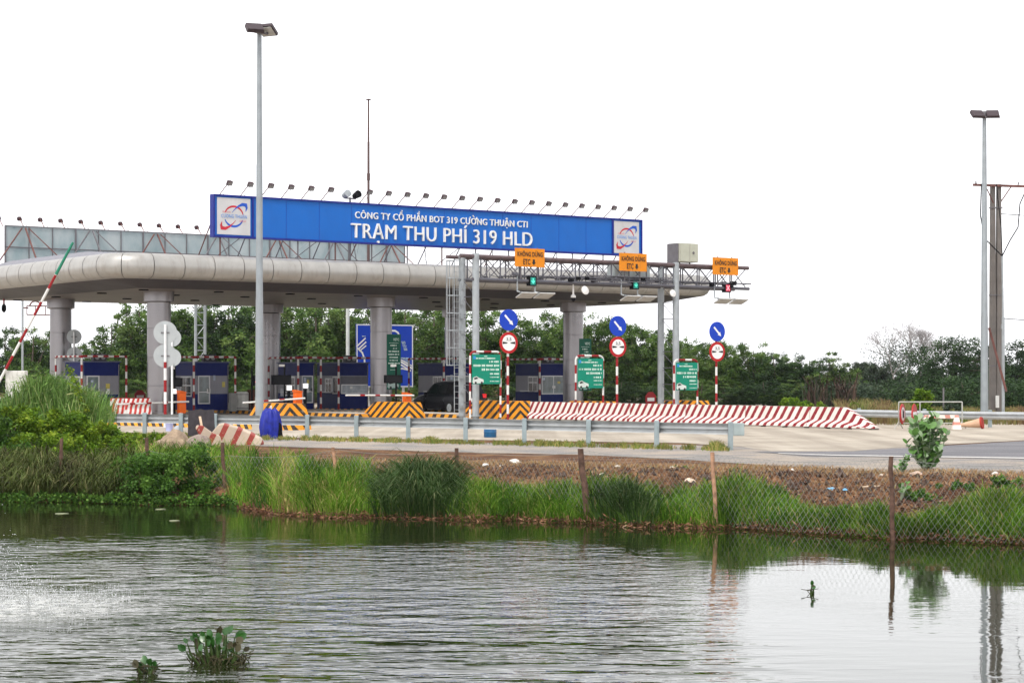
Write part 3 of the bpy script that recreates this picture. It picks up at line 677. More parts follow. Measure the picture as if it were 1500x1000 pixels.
# yellow ETC signs, lane signals, readers
M_yel = mat('sign_orange_yellow', (.72, .24, .006), .5, var=.06, dirt=.15); M_txt = mat('sign_black', (.02, .02, .02), .6)
spots = [(3.08, 'first', 'nearest the ladder leg'), (9.6, 'second', 'in the middle of the gantry'), (15.9, 'third', 'at the free end of the gantry')]
for i, (x, o_, w_) in enumerate(spots):
    t = thing('lane_sign', f'orange-yellow KHÔNG DỪNG ETC lane sign {w_}', 'sign', gl(x, -.2, 7.4), ANG, 'yellow lane signs on the gantry')
    w, h = 1.78, .90
    q = MB(); q.box(0, 0, h / 2, w, .05, h); q.build('panel', M_yel, t)
    q = MB(); put_text(q, 'KHÔNG DỪNG', -.77, .77, .51, .73, -.03, 0, .022); put_text(q, 'ETC', -.42, .0, .11, .38, -.03, 0, .022)
    q.prism([(.16, .37), (.28, .37), (.28, .22), (.34, .22), (.22, .10), (.10, .22), (.16, .22)], -.04, -.03); q.build('lettering', M_txt, t)
    q = MB()
    for a in (-.5, .5): q.box(a, .06, .2, .05, .05, 1.5)
    q.build('bracket', M_steel_d, t)
    t = thing('lane_signal', ('lit green arrow lane light' if i < 2 else 'lit red cross lane light') + f' hanging below the gantry {("beside the ladder leg", "under the middle yellow sign", "at its free end")[i]}', 'traffic light', gl(x + .25, -.1, 6.5), ANG, 'lane lights under the gantry')
    q = MB(); q.box(0, .1, .22, .44, .25, .46); q.tube((0, .1, .45), (0, .1, .55), .03); q.build('housing', M_black, t, bevel=.02)
    q = MB()
    if i < 2:
        q.box(0, -.03, .22, .30, .01, .36, 0); q.prism([(-.03, .36), (.03, .36), (.03, .2), (.1, .26), (.1, .19), (0, .08), (-.1, .19), (-.1, .26), (-.03, .2)], -.05, -.036, mi=1)
        q.build('display', [mat('signal_teal', (.02, .25, .2), .5, emit=((.02, .30, .24), .15)), mat('signal_green', (.1, .8, .6), .5, emit=((.1, .9, .65), .3))], t)
    else:
        q.box(0, -.03, .22, .30, .01, .36, 0)
        for s_ in (-1, 1): q.beam((-.1 * s_, -.04, .10), (.1 * s_, -.04, .34), .01, .05, 1)
        q.build('display', [mat('signal_dim_red', (.5, .04, .08), .5, emit=((.8, .06, .12), .2)), mat('signal_red', (.9, .3, .35), .5, emit=((1, .35, .4), .8))], t)
    for sx_, w2 in ((-.45, 'left'), (.62, 'right')):
        t = thing('tag_reader', f'flat white antenna under the {("ladder end", "middle", "free end")[i]} yellow sign, {w2} of the pair', 'antenna', gl(x + sx_, -.55, 6.0), ANG, 'flat antennas hanging under the gantry')
        q = MB(); M_ = Matrix.Rotation(R(-22), 4, 'X'); q.box(0, 0, 0, .92, .62, .06, 0, M_); q.build('panel', mat('antenna_white', (.45, .45, .44), .4), t, bevel=.01)
        q = MB(); q.box(0, .05, .09, .5, .2, .09, 0, M_); q.tube((-.3, .1, .06), (-.3, .1, .18), .02); q.build('mount', M_steel_d, t)
        q = MB(); q.path([(-.12, .1, .12), (-.12, .35, .16), (-.2, .5, .2), (-.2, .5, .95)], .035, 8); q.build('hanger', M_steel, t)
for x, lab, w in ((6.55, 'white dish shaped camera hanging under the gantry between the yellow signs', .22), (12.3, 'round white dish camera beside the right gantry legs', .2)):
    t = thing('round_camera', lab, 'camera', gl(x, -.15, 6.35), ANG)
    q = MB(); q.lathe([(.03, .1), (w, .02), (w * .95, -.03), (.02, -.07)], 20); o = q.build('dish', mat('camera_white', (.75, .74, .72), .4), t, smooth=40); o.rotation_euler = (R(75), 0, 0)
    q = MB(); q.tube((0, .1, 0), (0, .15, .4), .03); q.build('arm', M_steel_d, t)
t = thing('dome_camera', 'small dark dome camera hanging below the gantry', 'camera', gl(6.15, .3, 5.95), ANG)
q = MB(); q.lathe([(.02, -.16), (.09, -.12), (.12, -.02), (.12, .04)], 16); q.build('dome', M_black, t, smooth=40)
q = MB(); q.lathe([(.13, .04), (.13, .14), (.05, .2), (.03, .75)], 16); q.build('housing', mat('camera_white', (1, 1, 1)), t, smooth=30)
t = thing('dome_camera', 'small red and black camera under the left part of the canopy roof', 'camera', cl(2.5, 20.0, 6.42), ANG)
q = MB(); q.tube((0, 0, 0), (0, 0, -.3), .05); q.build('arm', M_red, t); q = MB(); q.lathe([(.05, -.75), (.13, -.62), (.13, -.4), (.06, -.28)], 14); q.build('housing', M_black, t, smooth=40)

# ---------------------------------------------------------------- far gantry behind the canopy
FG = cl(21.4, 33)
t = thing('lattice_tower', 'lattice steel tower with ladder seen behind the second canopy bay', 'tower', FG, ANG)
for x in (-.35, .35):
    q = MB(); q.tube((x, 0, 0), (x, 0, 8), .1, n=8); q.build('leg', M_steel, t)
q = MB()
for k in range(9):
    z = .4 + k * .85; q.tube((-.35, 0, z), (.35, 0, z), .03, n=5); q.tube((-.35 if k % 2 else .35, 0, z), (.35 if k % 2 else -.35, 0, z + .85), .025, n=5)
q.build('lattice', M_steel, t)
for tt, lab in ((33, 'pale steel pole behind the booths between two canopy columns'), (41.5, 'pale steel pole standing behind the gantry ladder')):
    q = MB(); q.tube((0, 0, 0), (0, 0, 8), .13, n=10); tag(q.build('steel_pole', mat('pale_pole', (.5, .52, .5), .5), loc=cl(tt, 33), smooth=40), lab, 'pole')
t = thing('rear_lane_gantry', 'small steel frame gantry with pole seen below the canopy left end', 'gantry', at(33, 130), ANG)
q = MB(); q.tube((0, 0, 0), (0, 0, 8), .075, n=8); q.build('pole', M_steel, t)
q = MB()
for z in (6.15, 6.75):
    q.tube((.3, 0, z), (3.0, 0, z), .04, n=5)
for x in (.3, .9, 1.6, 2.3, 3.0): q.tube((x, 0, 6.15), (x, 0, 6.75), .03, n=5)
q.tube((0, 0, 6.6), (.4, 0, 6.6), .05, n=5); q.build('frame', M_rust, t)
q = MB(); q.path([(.9 + .4 * math.cos(a), 0, 6.7 + .35 * math.sin(a)) for a in [math.pi * k / 8 for k in range(9)]], .05, 5); q.build('bracket', M_rust, t)
# ---------------------------------------------------------------- toll islands, noses, booths
M_hazard = stripes('hazard_yellow_black', (.72, .27, .006), (.02, .018, .016), (1.5, 1, 1.0), .62, .55, wear=.5)
M_hazard_k = stripes('kerb_yellow_black', (.80, .36, .03), (.05, .035, .03), (1, 1, .7), .72, .5, wear=.45)
M_rw_barrier = stripes('barrier_white_red', (.66, .61, .57), (.22, .010, .018), (1.3, 1, .48), .43,   .56, wear=.6, chip=(.55, .45, .38))
def nose(par, L=4.3, W=.95, H=.8, Hb=None, y0=0.0):
    q = MB(); b_, t_ = W / 2, W / 2 - .13
    # back end steps down, tip slopes
    ring = lambda y, h, w0, w1: [(-w0, y, 0), (w0, y, 0), (w1, y, h), (-w1, y, h)]
    q.loft([ring(y0, .0 + .02, b_ * .9, b_ * .85), ring(y0 + .02, H * .2, b_, b_ * .95), ring(y0 + .28, H, b_, t_), ring(y0 + L * .78, H, b_, t_), ring(y0 + L, H * .45, b_, t_)], 0)
    return q.build('nose', M_hazard, par, fix=True)
ISL = []
def island(p, lab, L=24, W=2.1, H=.8, NL=4.3, NW=.95):
    t = thing('toll_island', lab, 'traffic island', p, ANG, 'raised toll islands')
    nose(t, NL, NW, H)
    q = MB(); q.box(0, NL + L / 2 - .6, .09, W, L, .18); q.build('kerb', [M_hazard_k], t)
    q = MB(); q.box(0, NL + L / 2 - .6, .19, W - .25, L - .25, .03); q.build('top_slab', M_conc, t)
    ISL.append((t, p)); return t
tip2 = at(612, 95.6); tip3 = at(775, 93.2)
island(tip2 + Vector((0, 0, 0)), 'toll island with yellow and black striped nose before the column with a green banner')
island(tip3 + U * .35 + B * .5, 'toll island with long yellow and black striped nose meeting the red and white barrier', NL=4.9, H=.88)
island(tip3 + U * 6.4 + B * 1.5, 'toll island hidden mostly behind the red and white barrier under the second blue arrow sign')
island(tip3 + U * 12.6 + B * 1.5, 'toll island behind the barrier under the outermost blue arrow sign', L=14)
island(at(120, 93), 'toll island at the booth beside the tall reeds', L=20)
# near median with the big nose and its long low striped kerb
t = thing('median_kerb', 'low yellow and black kerb ending in a high striped nose behind the blue tarpaulin', 'traffic island', (0, 0, 0))
kp = [at(438, 75.2), at(390, 76.2), at(300, 79.2), at(160, 83)]
q = MB(); W = .5
Mk = stripes('low_kerb_stripes', (.82, .36, .03), (.04, .03, .028), (1, -.2, .6), .40, .5, wear=.3)
for i in range(3):
    a, c = kp[i], kp[i + 1]; d = (c - a).normalized(); sd = Vector((-d.y, d.x, 0))
    q.loft([[a - sd * .25 + Vector((0, 0, 0)), a + sd * .25, a + sd * .2 + Vector((0, 0, .3)), a - sd * .2 + Vector((0, 0, .3))], [c - sd * .25, c + sd * .25, c + sd * .2 + Vector((0, 0, .3)), c - sd * .2 + Vector((0, 0, .3))]])
q.build('low_kerb', Mk, t, fix=True)
tn = thing('toll_island', 'biggest yellow and black chevron nose beside the blue tarpaulin', 'traffic island', at(441, 75.6), ANG, 'raised toll islands')
nose(tn, 3.7, .95, 1.02)

# booths: origin at the front left corner at ground level, body to +x (front width) and +y (lane side)
def window(par, name, x, y, z, w, h, side, bars=(), glass=M_glass, fr=M_alu):
    """side 'f': in the front face (y const); 's': in the lane side (x const)"""
    q = MB(); g_ = MB()
    def bx(mb_, a0, a1, z0, z1, d0, d1, mi=0):
        if side == 'f': mb_.box((a0 + a1) / 2, y + (d0 + d1) / 2, (z0 + z1) / 2, a1 - a0, d1 - d0, z1 - z0, mi)
        else: mb_.box(x + (d0 + d1) / 2, (a0 + a1) / 2, (z0 + z1) / 2, d1 - d0, a1 - a0, z1 - z0, mi)
    a0 = x if side == 'f' else y
    if side == 'f': y_ = y
    bx(q, a0, a0 + w, z, z + .06, -.035, .0); bx(q, a0, a0 + w, z + h - .06, z + h, -.035, .0); bx(q, a0, a0 + .06, z + .06, z + h - .06, -.035, 0); bx(q, a0 + w - .06, a0 + w, z + .06, z + h - .06, -.035, 0)
    for kind, f in bars:
        if kind == 'v': bx(q, a0 + w * f - .025, a0 + w * f + .025, z + .06, z + h - .06, -.03, 0)
        else: bx(q, a0 + .06, a0 + w - .06, z + h * f - .025, z + h * f + .025, -.028, 0)
    f_ = q.build(name, fr, par)
    bx(g_, a0 + .05, a0 + w - .05, z + .05, z + h - .05, -.012, -.004); g_.build('pane', glass, f_)
    return f_
def booth(p, lab, W=2.0, D=2.5, kind='a', H=2.85, frame_lab=''):
    t = thing('toll_booth', lab, 'toll booth', p, ANG, 'toll booths under the canopy')
    z0 = .2
    q = MB(); q.box(W / 2, D / 2, z0 + .45, W, D, .9); q.build('lower_wall', M_navy, t)
    q = MB(); q.box(W / 2, D / 2, z0 + 1.4, W - .02, D - .02, 1.0); q.build('middle_wall', M_grey_panel, t)
    q = MB(); q.box(W / 2, D / 2, z0 + 2.25, W, D, .7); q.build('upper_wall', M_navy, t)
    q = MB(); q.box(W / 2, D / 2, z0 + 2.635, W + .15, D + .15, .07); q.build('roof', mat('booth_roof', (.08, .09, .16), .5), t, bevel=.01)
    if kind == 'a':
        d = window(t, 'door', .12, 0, z0 + .35, .72, 1.55, 'f', (('h', .42),), M_glass_l, mat('door_white', (.6, .6, .62), .4))
        q = MB(); q.tube((.75, -.07, z0 + 1.0), (.75, -.07, z0 + 1.2), .02); q.build('handle', M_black, d)
        window(t, 'window', 0, .5, z0 + .75, 1.3, 1.1, 's', (('h', .55), ('v', .5)))
        q = MB(); q.box(-.012, 2.0, z0 + .95, .02, .35, .45); q.build('notice', mat('paper', (.45, .45, .5), .7), t)
    elif kind == 'w':
        window(t, 'window', 0, .25, z0 + .9, 1.0, .95, 's', (('v', .5), ('h', .6)))
        window(t, 'window', .08, 0, z0 + .75, W - .16, 1.15, 'f', (('v', .5),), M_glass_l)
    elif kind == 'b':
        window(t, 'window', 0, .2, z0 + .85, .6, 1.0, 's', (), M_glass)
        window(t, 'window', 0, .9, z0 + .9, .75, .85, 's', (('v', .5), ('h', .65)))
        q = MB(); q.box(W / 2, -.012, z0 + 1.6, W - .1, .02, .5); q.build('blind', mat('grey_blind', (.12, .12, .14), .7), t)
        window(t, 'window', .05, 0, z0 + .85, W - .1, .55, 'f', (), mat('mirror_glass', (.3, .34, .38), .15, var=.3, scale=3, spec=.8))
    rn_ = random.Random(int(p.x * 10))
    for _k in range(3):
        q = MB(); q.box(rn_.uniform(.2, W - .2), -.008 - .002 * _k, z0 + rn_.uniform(1.0, 1.25) + .3 * _k, rn_.uniform(.12, .24), .012, rn_.uniform(.12, .3)); q.build('sticker', mat('sticker_' + str(_k), ((.6, .6, .58), (.5, .42, .1), (.35, .4, .5))[_k], .6), t)
    q = MB(); q.tube((W - .06, -.03, z0), (W - .06, -.03, z0 + 2.5), .025, n=5); q.tube((-.03, .12, z0 + .3), (-.03, .12, z0 + 2.5), .02, n=5); q.build('conduit', M_steel_d, t)
    q = MB(); q.box(-.18, D * .45, z0 + .95, .34, 1.0, .04); q.build('service_shelf', M_alu, t)
    # air conditioner on the roof
    q = MB(); q.box(W * .55, D * .25, z0 + 2.67 + .2, .75, .32, .4); ac = q.build('air_conditioner', mat('ac_dark', (.05, .05, .055), .5), t, bevel=.02)
    q = MB()
    for k in range(2):
        q.lathe([(.13, 0), (.13, .02)], 14, (W * .55 - .17 + .34 * k, 0, 0))
    o = q.build('fan_grille', mat('grille_grey', (.3, .3, .3), .5), ac); o.rotation_euler = (R(90), 0, 0); o.location = (0, D * .25 - .165, z0 + 2.88)
    # guard frame
    f = thing('booth_guard_frame', frame_lab, 'guard frame', p, ANG, 'red and white guard frames round the booths')
    x0, x1, y0, y1, zt = -.28, W + .25, -.3, D + .6, z0 + 2.92
    for x, y in ((x0, y0), (x1, y0), (x0, y1), (x1, y1)):
        q = MB(); q.bands([(x, y, .15), (x, y, zt)], .06, .36); q.build('post', [M_red, M_white], f)
    for a, c in (((x0, y0), (x1, y0)), ((x0, y0), (x0, y1)), ((x1, y0), (x1, y1)), ((x0, y1), (x1, y1))):
        q = MB(); q.bands([(*a, zt), (*c, zt)], .055, .30); q.build('rail', [M_red, M_white], f)
    return t
b0 = at(287, 107)
booth(b0 - U * 6.5 - Vector((0, 0, 0)), 'blue and pale grey toll booth next to the reeds at the far left', kind='a', frame_lab='red and white tube frame round the booth next to the reeds')
booth(b0, 'blue booth with glazed white door and tall pale panel between the two left columns', kind='a', frame_lab='red and white tube frame round the booth with the white door')
booth(b0 + U * 6.5, 'dark blue booth behind the light mast with black display in front', W=.95, kind='a', frame_lab='red and white tube frame round the booth behind the light mast')
booth(b0 + U * 9.15, 'dark blue booth with a wide mirrored pane just left of the banner column', W=1.9, D=2.6, kind='b', frame_lab='red and white tube frame round the booth with the mirrored pane')
booth(b0 + U * 16.4, 'dark booth behind the parked dark car', W=1.9, D=2.9, kind='w', frame_lab='red and white tube frame round the booth behind the dark car')
booth(b0 + U * 23.5, 'booth with a large papered window just left of the rightmost column', W=2.0, D=2.6, kind='w', frame_lab='red and white tube frame round the booth by the rightmost column')

# displays on posts, small lamps
def display(px, Y, py0, py1, pw, lab):
    t = thing('fee_display', lab, 'display', at(px, Y), ANG, 'black fee displays on posts')
    zt, zb = zof(py0, Y), zof(py1, Y); w = pw / FPX * Y / .85
    q = MB(); q.box(0, 0, (zt + zb) / 2, w, .14, zt - zb); q.build('screen_box', M_black, t, bevel=.015)
    q = MB(); q.box(0, -.075, (zt + zb) / 2, w - .1, .01, zt - zb - .1); q.build('screen', mat('unlit_screen', (.012, .012, .014), .5, spec=.1), t)
    q = MB(); q.tube((w * .22, .1, .15), (w * .22, .1, zt + .55), .05); q.build('post', M_black, t, smooth=40)
    q = MB(); q.box(w * .22 - .2, .05, zt + .5, .3, .1, .12); q.build('camera', M_white, t)
display(250, 101, 553, 566, 31, 'black fee display on a post in front of the second booth from the reeds')
display(412, 104, 549, 563, 27, 'black fee display on a post in front of the booth behind the light mast')
display(576, 104, 549, 561, 26, 'black fee display on a post beside the green banner')
for px, Y, py, lab in ((254, 100, 573, 'small square white lamp on a dark post near the orange gate box at the left'), (423, 102, 568, 'small square white lamp on a dark post in front of the light mast booth'), (447, 103, 565, 'small square white lamp on a dark post just right of the middle orange gate box')):
    t = thing('post_lamp', lab, 'lamp', at(px, Y), ANG, 'small white lamps on posts'); z = zof(py, Y)
    q = MB(); q.tube((0, 0, .15), (0, 0, z - .1), .09); q.build('post', M_black, t, smooth=40)
    q = MB(); q.box(0, -.05, z, .26, .16, .26); q.build('lamp_head', M_lamp_white, t, bevel=.03)
# barrier gates with booms
def gate(px, Y, lab, py, pxend, pyend, h=1.05):
    p = at(px, Y); t = thing('barrier_gate', lab, 'barrier gate', p, ANG, 'orange barrier gates')
    q = MB(); q.box(0, 0, .18 + h / 2, .36, .34, h); q.build('cabinet', M_orange, t, bevel=.03)
    q = MB(); q.prism([(-.2, .18 + h), (.2, .18 + h), (.2, .22 + h), (-.2, .3 + h)], -.19, .19); q.build('lid', mat('orange_lid', (.7, .12, .008), .45), t)
    z = zof(py, Y); L = (px - pxend) / FPX * Y / (.809 - .588 * (px - 750) / FPX) * 1.0
    q = MB(); q.bands([(.28, -.24, z), (-L, -.24, z + .0 + (py - pyend) / FPX * Y)], .045, .75, 8, (0, 0, 0, 1)[:2] if False else (0, 1)); q.build('boom', [M_white, M_white], t)
    q = MB()
    for k in range(1, int(L / .9)):
        x = -k * .9; zz = z + (pyend - py) * 0
        q.tube((x, -.24, z - (pyend - py) / FPX * Y * k * .9 / L), (x - .28, -.24, z - (pyend - py) / FPX * Y * (k * .9 + .28) / L), .049, n=8)
    q.build('red_band', M_red, t)
gate(266, 100, 'orange barrier gate box at the far left lane with a level boom', 588, 168, 591)
gate(436, 98, 'orange barrier gate box in the middle with a white boom crossing the light mast', 583, 354, 589, 1.1)
gate(596, 101, 'orange barrier gate box just right of the banner column', 579, 505, 578, .95)
# plastic barriers, octagonal stop plates, tank, signal
def plastic_barrier(px, Y, w, lab):
    t = thing('plastic_barrier', lab, 'barrier', at(px, Y), ANG, 'red and white plastic barriers')
    q = MB(); q.prism([(-.22, .15), (.22, .15), (.2, .3), (.1, .5), (.08, .95), (-.08, .95), (-.1, .5), (-.2, .3)], -w / 2, w / 2, 'x'); o = q.build('body', stripes('plastic_stripes', (.8, .78, .75), (.55, .05, .04), (1, 0, -.35), .26, .5, wear=.2), t, fix=True)
    q = MB(); q.box(0, 0, .96, w * .96, .14, .05); q.build('top_rail', M_red, t)
plastic_barrier(176, 99, 1.0, 'red and white plastic barrier beside the booth near the reeds')
plastic_barrier(202, 98.5, 1.3, 'red and white plastic barrier with blue feet left of the second column')
def stop_plate(px, Y, py, r_, lab):
    t = thing('stop_sign', lab, 'sign', at(px, Y), ANG, 'low red stop plates')
    z = zof(py, Y); q = MB(); q.prism([(r_ * math.cos(R(22.5 + 45 * k)), z + r_ * math.sin(R(22.5 + 45 * k))) for k in range(8)], -.02, .02); q.build('plate', M_red, t)
    q = MB(); q.box(0, -.03, z - .03, r_ * 1.2, .012, r_ * .45); q.build('white_bar', M_white, t)
    q = MB(); q.beam((-.3, 0, .15), (0, .03, z), .04, .04); q.beam((.3, 0, .15), (0, .03, z), .04, .04); q.build('stand', M_red, t)
stop_plate(205, 112, 580, .36, 'low red stop plate behind the plastic barriers')
stop_plate(953, 118, 584, .45, 'low red stop plate peeking over the red and white barrier')
t = thing('storage_tank', 'white cylindrical tank standing behind the light mast', 'tank', at(355, 108), ANG)
q = MB(); q.lathe([(.3, .2), (.34, .25), (.34, 1.15), (.28, 1.22)], 20); q.build('body', mat('tank_white', (.5, .5, .47), .5, dirt=.3), t, smooth=40)
q = MB(); q.lathe([(.355, .3), (.355, .34)], 20); q.lathe([(.355, 1.05), (.355, 1.09)], 20); q.build('hoop', M_steel_d, t)
q = MB(); q.box(.65, .2, .75, .3, .3, 1.15); q.tube((1.15, .3, .2), (1.15, .3, 1.25), .1); tag(q.build('rusty_pump', mat('pump_rust', (.10, .03, .02), .7), loc=at(355, 108), rz=ANG), 'dark red rusty machine beside the white tank', 'machine')
q = MB(); q.box(0, 0, .65, .35, .3, 1.0); tag(q.build('grey_box', mat('grey_box', (.22, .22, .21), .6), loc=at(341, 107), rz=ANG, bevel=.03), 'grey metal box just left of the white tank', 'box')
t = thing('traffic_signal', 'thin black signal post with a small red light just left of the light mast', 'traffic light', at(369, 104), ANG)
q = MB(); q.tube((0, 0, .15), (0, 0, zof(540, 104)), .05); q.build('post', M_black, t)
q = MB(); q.box(.12, -.1, zof(557, 104), .3, .2, .55); h_ = q.build('head', M_black, t, bevel=.02)
q = MB(); q.lathe([(.08, 0), (.08, .02)], 14); o = q.build('red_light', mat('red_lamp', (.9, .02, .02), .4, emit=((1, .05, .03), 1.5)), h_); o.rotation_euler = (R(90), 0, 0); o.location = (.16, -.215, zof(559, 104))

# ---------------------------------------------------------------- dark car (heading away, nose to the left)
def car(p, lab):
    t = thing('parked_car', lab, 'car', p, ANG); W = 1.86
    body = mat('car_paint', (.004, .004, .007), .3, var=.1, spec=.15, coat=.06)
    # side outline along y (rear at y=0, nose at y=4.7); lofted across x with tumblehome
    def sec(y, zb, zbelt, zroof, wb, wr):
        h = wb / 2; r_ = wr / 2
        return [(-h * .93, y, zb), (h * .93, y, zb), (h, y, zb + .2), (h, y, zbelt - .08), (h * .96, y, zbelt), (r_, y, zroof), (r_ * .8, y, zroof + .03), (-r_ * .8, y, zroof + .03), (-r_, y, zroof), (-h * .96, y, zbelt), (-h, y, zbelt - .08), (-h, y, zb + .2)]
    S = [sec(0, .45, .9, .98, W * .9, W * .8), sec(.06, .32, 1.0, 1.1, W * .96, W * .82), sec(.12, .3, 1.05, 1.3, W, W * .8), sec(.38, .28, 1.06, 1.72, W, W * .74), sec(.8, .26, 1.06, 1.76, W, W * .76), sec(2.0, .26, 1.03, 1.78, W, W * .77), sec(2.7, .26, 1.02, 1.70, W, W * .76), sec(3.5, .26, 1.0, 1.08, W, W * .86), sec(4.2, .28, .93, .98, W * .96, W * .8), sec(4.55, .3, .82, .87, W * .88, W * .7), sec(4.68, .42, .66, .70, W * .74, W * .6)]
    q = MB(); q.loft([[Vector(v) for v in s] for s in S], 0); q.build('body', body, t, smooth=38, fix=True)
    gl_ = mat('car_glass', (.003, .003, .004), .15, spec=.25)
    for s_ in (-1, 1):
        q = MB()
        for a, c in (((.45, .62, .62, .45), 0), ):
            pass
        def sp(y, zf, off=.012):   # point on the side glass plane
            zb, zr = 1.06, 1.74; wb, wr = W / 2 * .96, W / 2 * .76; f = (zf - zb) / (zr - zb)
            return (s_ * (wb + (wr - wb) * f + off), y, zf)
        for y0, y1, y2, y3 in ((.42, 1.15, 1.15, .62), (1.22, 2.05, 2.05, 1.22), (2.12, 3.1, 2.62, 2.12)):
            q.add([sp(y0, 1.1), sp(y1, 1.1), sp(y2, 1.62), sp(y3, 1.62)], [(0, 1, 2, 3)])
        q.build('side_window', gl_, t)
    q = MB(); q.add([(-.68, .11, 1.12), (.68, .11, 1.12), (.58, .34, 1.62), (-.58, .34, 1.62)], [(0, 1, 2, 3)]); q.build('rear_window', gl_, t)
    q = MB(); q.add([(-.74, 3.45, 1.12), (.74, 3.45, 1.12), (.64, 2.78, 1.70), (-.64, 2.78, 1.70)], [(0, 3, 2, 1)]); q.build('windscreen', gl_, t)
    for s_ in (-1, 1):
        q = MB(); q.box(s_ * .78, .03, 1.0, .24, .12, .22); q.build('tail_light', mat('tail_red', (.5, .015, .02), .25, emit=((.8, .02, .02), .25)), t, bevel=.03)
        q = MB(); q.box(s_ * .66, 4.55, .72, .34, .16, .14); q.build('headlight', M_glass_l, t, bevel=.03)
    q = MB(); q.box(0, -.01, .78, .52, .04, .2); q.build('number_plate', mat('plate_white', (.7, .68, .66), .5), t)
    q = MB(); q.box(0, .0, .45, W * .9, .14, .22); q.build('rear_bumper', mat('bumper_dark', (.04, .04, .045), .5), t, bevel=.04)
    for s_ in (-1, 1):
        q = MB(); q.box(s_ * 1.02, 3.1, 1.1, .18, .12, .14); q.build('mirror', body, t, bevel=.03)
        for y in (.9, 3.75):
            q = MB(); q.tube((s_ * .70, y, .36), (s_ * .945, y, .36), .36, n=28); w_ = q.build('wheel', mat('tyre', (.012, .012, .012), .8), t, smooth=40)
            q = MB(); q.tube((s_ * .93, y, .36), (s_ * .955, y, .36), .22, n=20)
            for k in range(5):
                a = 2 * math.pi * k / 5; q.beam((s_ * .958, y, .36), (s_ * .958, y + .21 * math.cos(a), .36 + .21 * math.sin(a)), .02, .05)
            q.build('rim', M_steel, w_)
    return t
car(at(672, 105.6) + U * .93, 'dark sport utility car stopped at the booth behind the gantry ladder')

# ---------------------------------------------------------------- sign poles and boards on the islands
M_sblue = mat('sign_blue', (.003, .045, .45), .4, var=.04); M_sred = mat('sign_red', (.42, .008, .012), .4, var=.05); M_sgrey = mat('sign_back_grey', (.42, .45, .46), .5, metal=.2, var=.05); M_swhite = mat('sign_white', (.8, .8, .8), .45, var=.03)
def disc(mb, r_, z, y0, y1, mi=0, n=36, r_in=0):
    mb.prism([(r_ * math.cos(2 * math.pi * k / n), z + r_ * math.sin(2 * math.pi * k / n)) for k in range(n)], y0, y1, mi=mi)
for i, (px, Y, pyt, pyb, pt, pb) in enumerate(((745, 86.3, 468.5, 502, 453, 585), (905, 90.2, 477.5, 508, 463, 592), (1050.5, 94.2, 485.5, 515, 472, 595))):
    which = ('nearest the ladder', 'middle one of three', 'outermost of three')[i]
    t = thing('sign_pole', f'striped pole with blue arrow disc over red ringed disc, {which}', 'sign', at(px, Y), ANG + R(-3), 'arrow sign poles on the islands')
    z1, z2 = zof(pyt, Y), zof(pyb, Y); r_ = .47
    q = MB(); q.bands([(0, .06, 0), (0, .06, z1 + .1)], .055, .42); q.build('pole', [M_red, M_white], t)
    q = MB(); disc(q, r_, z1, -.02, .02); s_ = q.build('arrow_disc', M_sblue, t, fix=True)
    q = MB(); d = Vector((.707, 0, -.707)); nrm = Vector((.707, 0, .707)); c = Vector((0, -.028, z1))
    a, b_ = c - d * .3, c + d * .12; pts = [a + nrm * .045, b_ + nrm * .045, b_ + nrm * .10, c + d * .32, b_ - nrm * .10, b_ - nrm * .045, a - nrm * .045]; q.add(pts, [tuple(range(7))]); q.build('arrow', M_swhite, s_)
    q = MB(); disc(q, r_, z2, -.02, .02); s_ = q.build('width_limit_disc', M_sred, t, fix=True)
    q = MB(); disc(q, r_ * .74, z2, -.026, -.021); q.build('white_field', M_swhite, s_, fix=True)
    q = MB(); q.add([(-.33, -.032, z2 + .055), (-.12, -.032, z2 + .025), (-.06, -.032, z2), (-.12, -.032, z2 - .03), (-.33, -.032, z2 - .055)], [(0, 1, 2, 3, 4)]); q.add([(.33, -.032, z2 + .055), (.12, -.032, z2 + .025), (.06, -.032, z2), (.12, -.032, z2 - .03), (.33, -.032, z2 - .055)], [(0, 1, 2, 3, 4)])
    put_text(q, '3,5', -.14, .12, z2 + .10, z2 + .23, -.03, 0, .01); q.build('width_mark', M_txt, s_)
M_gr = mat('board_green', (.0, .22, .14), .45, var=.12, scale=2); M_gr2 = mat('banner_green', (.0, .09, .055), .5, var=.12, scale=2); M_txtw = mat('board_text', (.62, .78, .70), .5)
def word_lines(q, x0, x1, z, h, y, rnd, align='r', dens=1.0):
    """rows of tiny illegible words"""
    L = (x1 - x0); n_ = int(L / (h * 1.1)); xs_ = []; x = x0
    while x < x1 - h * .3:
        w = min(rnd.uniform(.25, .55) * h, x1 - x)
        q.box(x + w / 2, y, z + h / 2 + rnd.uniform(-.02, .02) * h, w, .004, h * rnd.uniform(.7, 1)); x += w + h * .16 + (h * .45 if rnd.random() < .22 else 0)
def car_picture(q, x, z, s, y):
    """little white car drawn on the board"""
    q.add([(x + a * s, y, z + b_ * s) for a, b_ in ((0, .1), (.05, .45), (.35, .55), (.6, .42), (.98, .3), (1.0, .1), (.85, .02), (.1, .0))], [tuple(range(8))], 0)
    q.add([(x + a * s, y - .003, z + b_ * s) for a, b_ in ((.1, .4), (.34, .49), (.55, .38), (.2, .3))], [(0, 1, 2, 3)], 1)
    for cx in (.28, .82): q.add([(x + cx * s + .1 * s * math.cos(2 * math.pi * k / 12), y - .004, z + .04 * s + .1 * s * math.sin(2 * math.pi * k / 12)) for k in range(12)], [tuple(range(12))], 1)
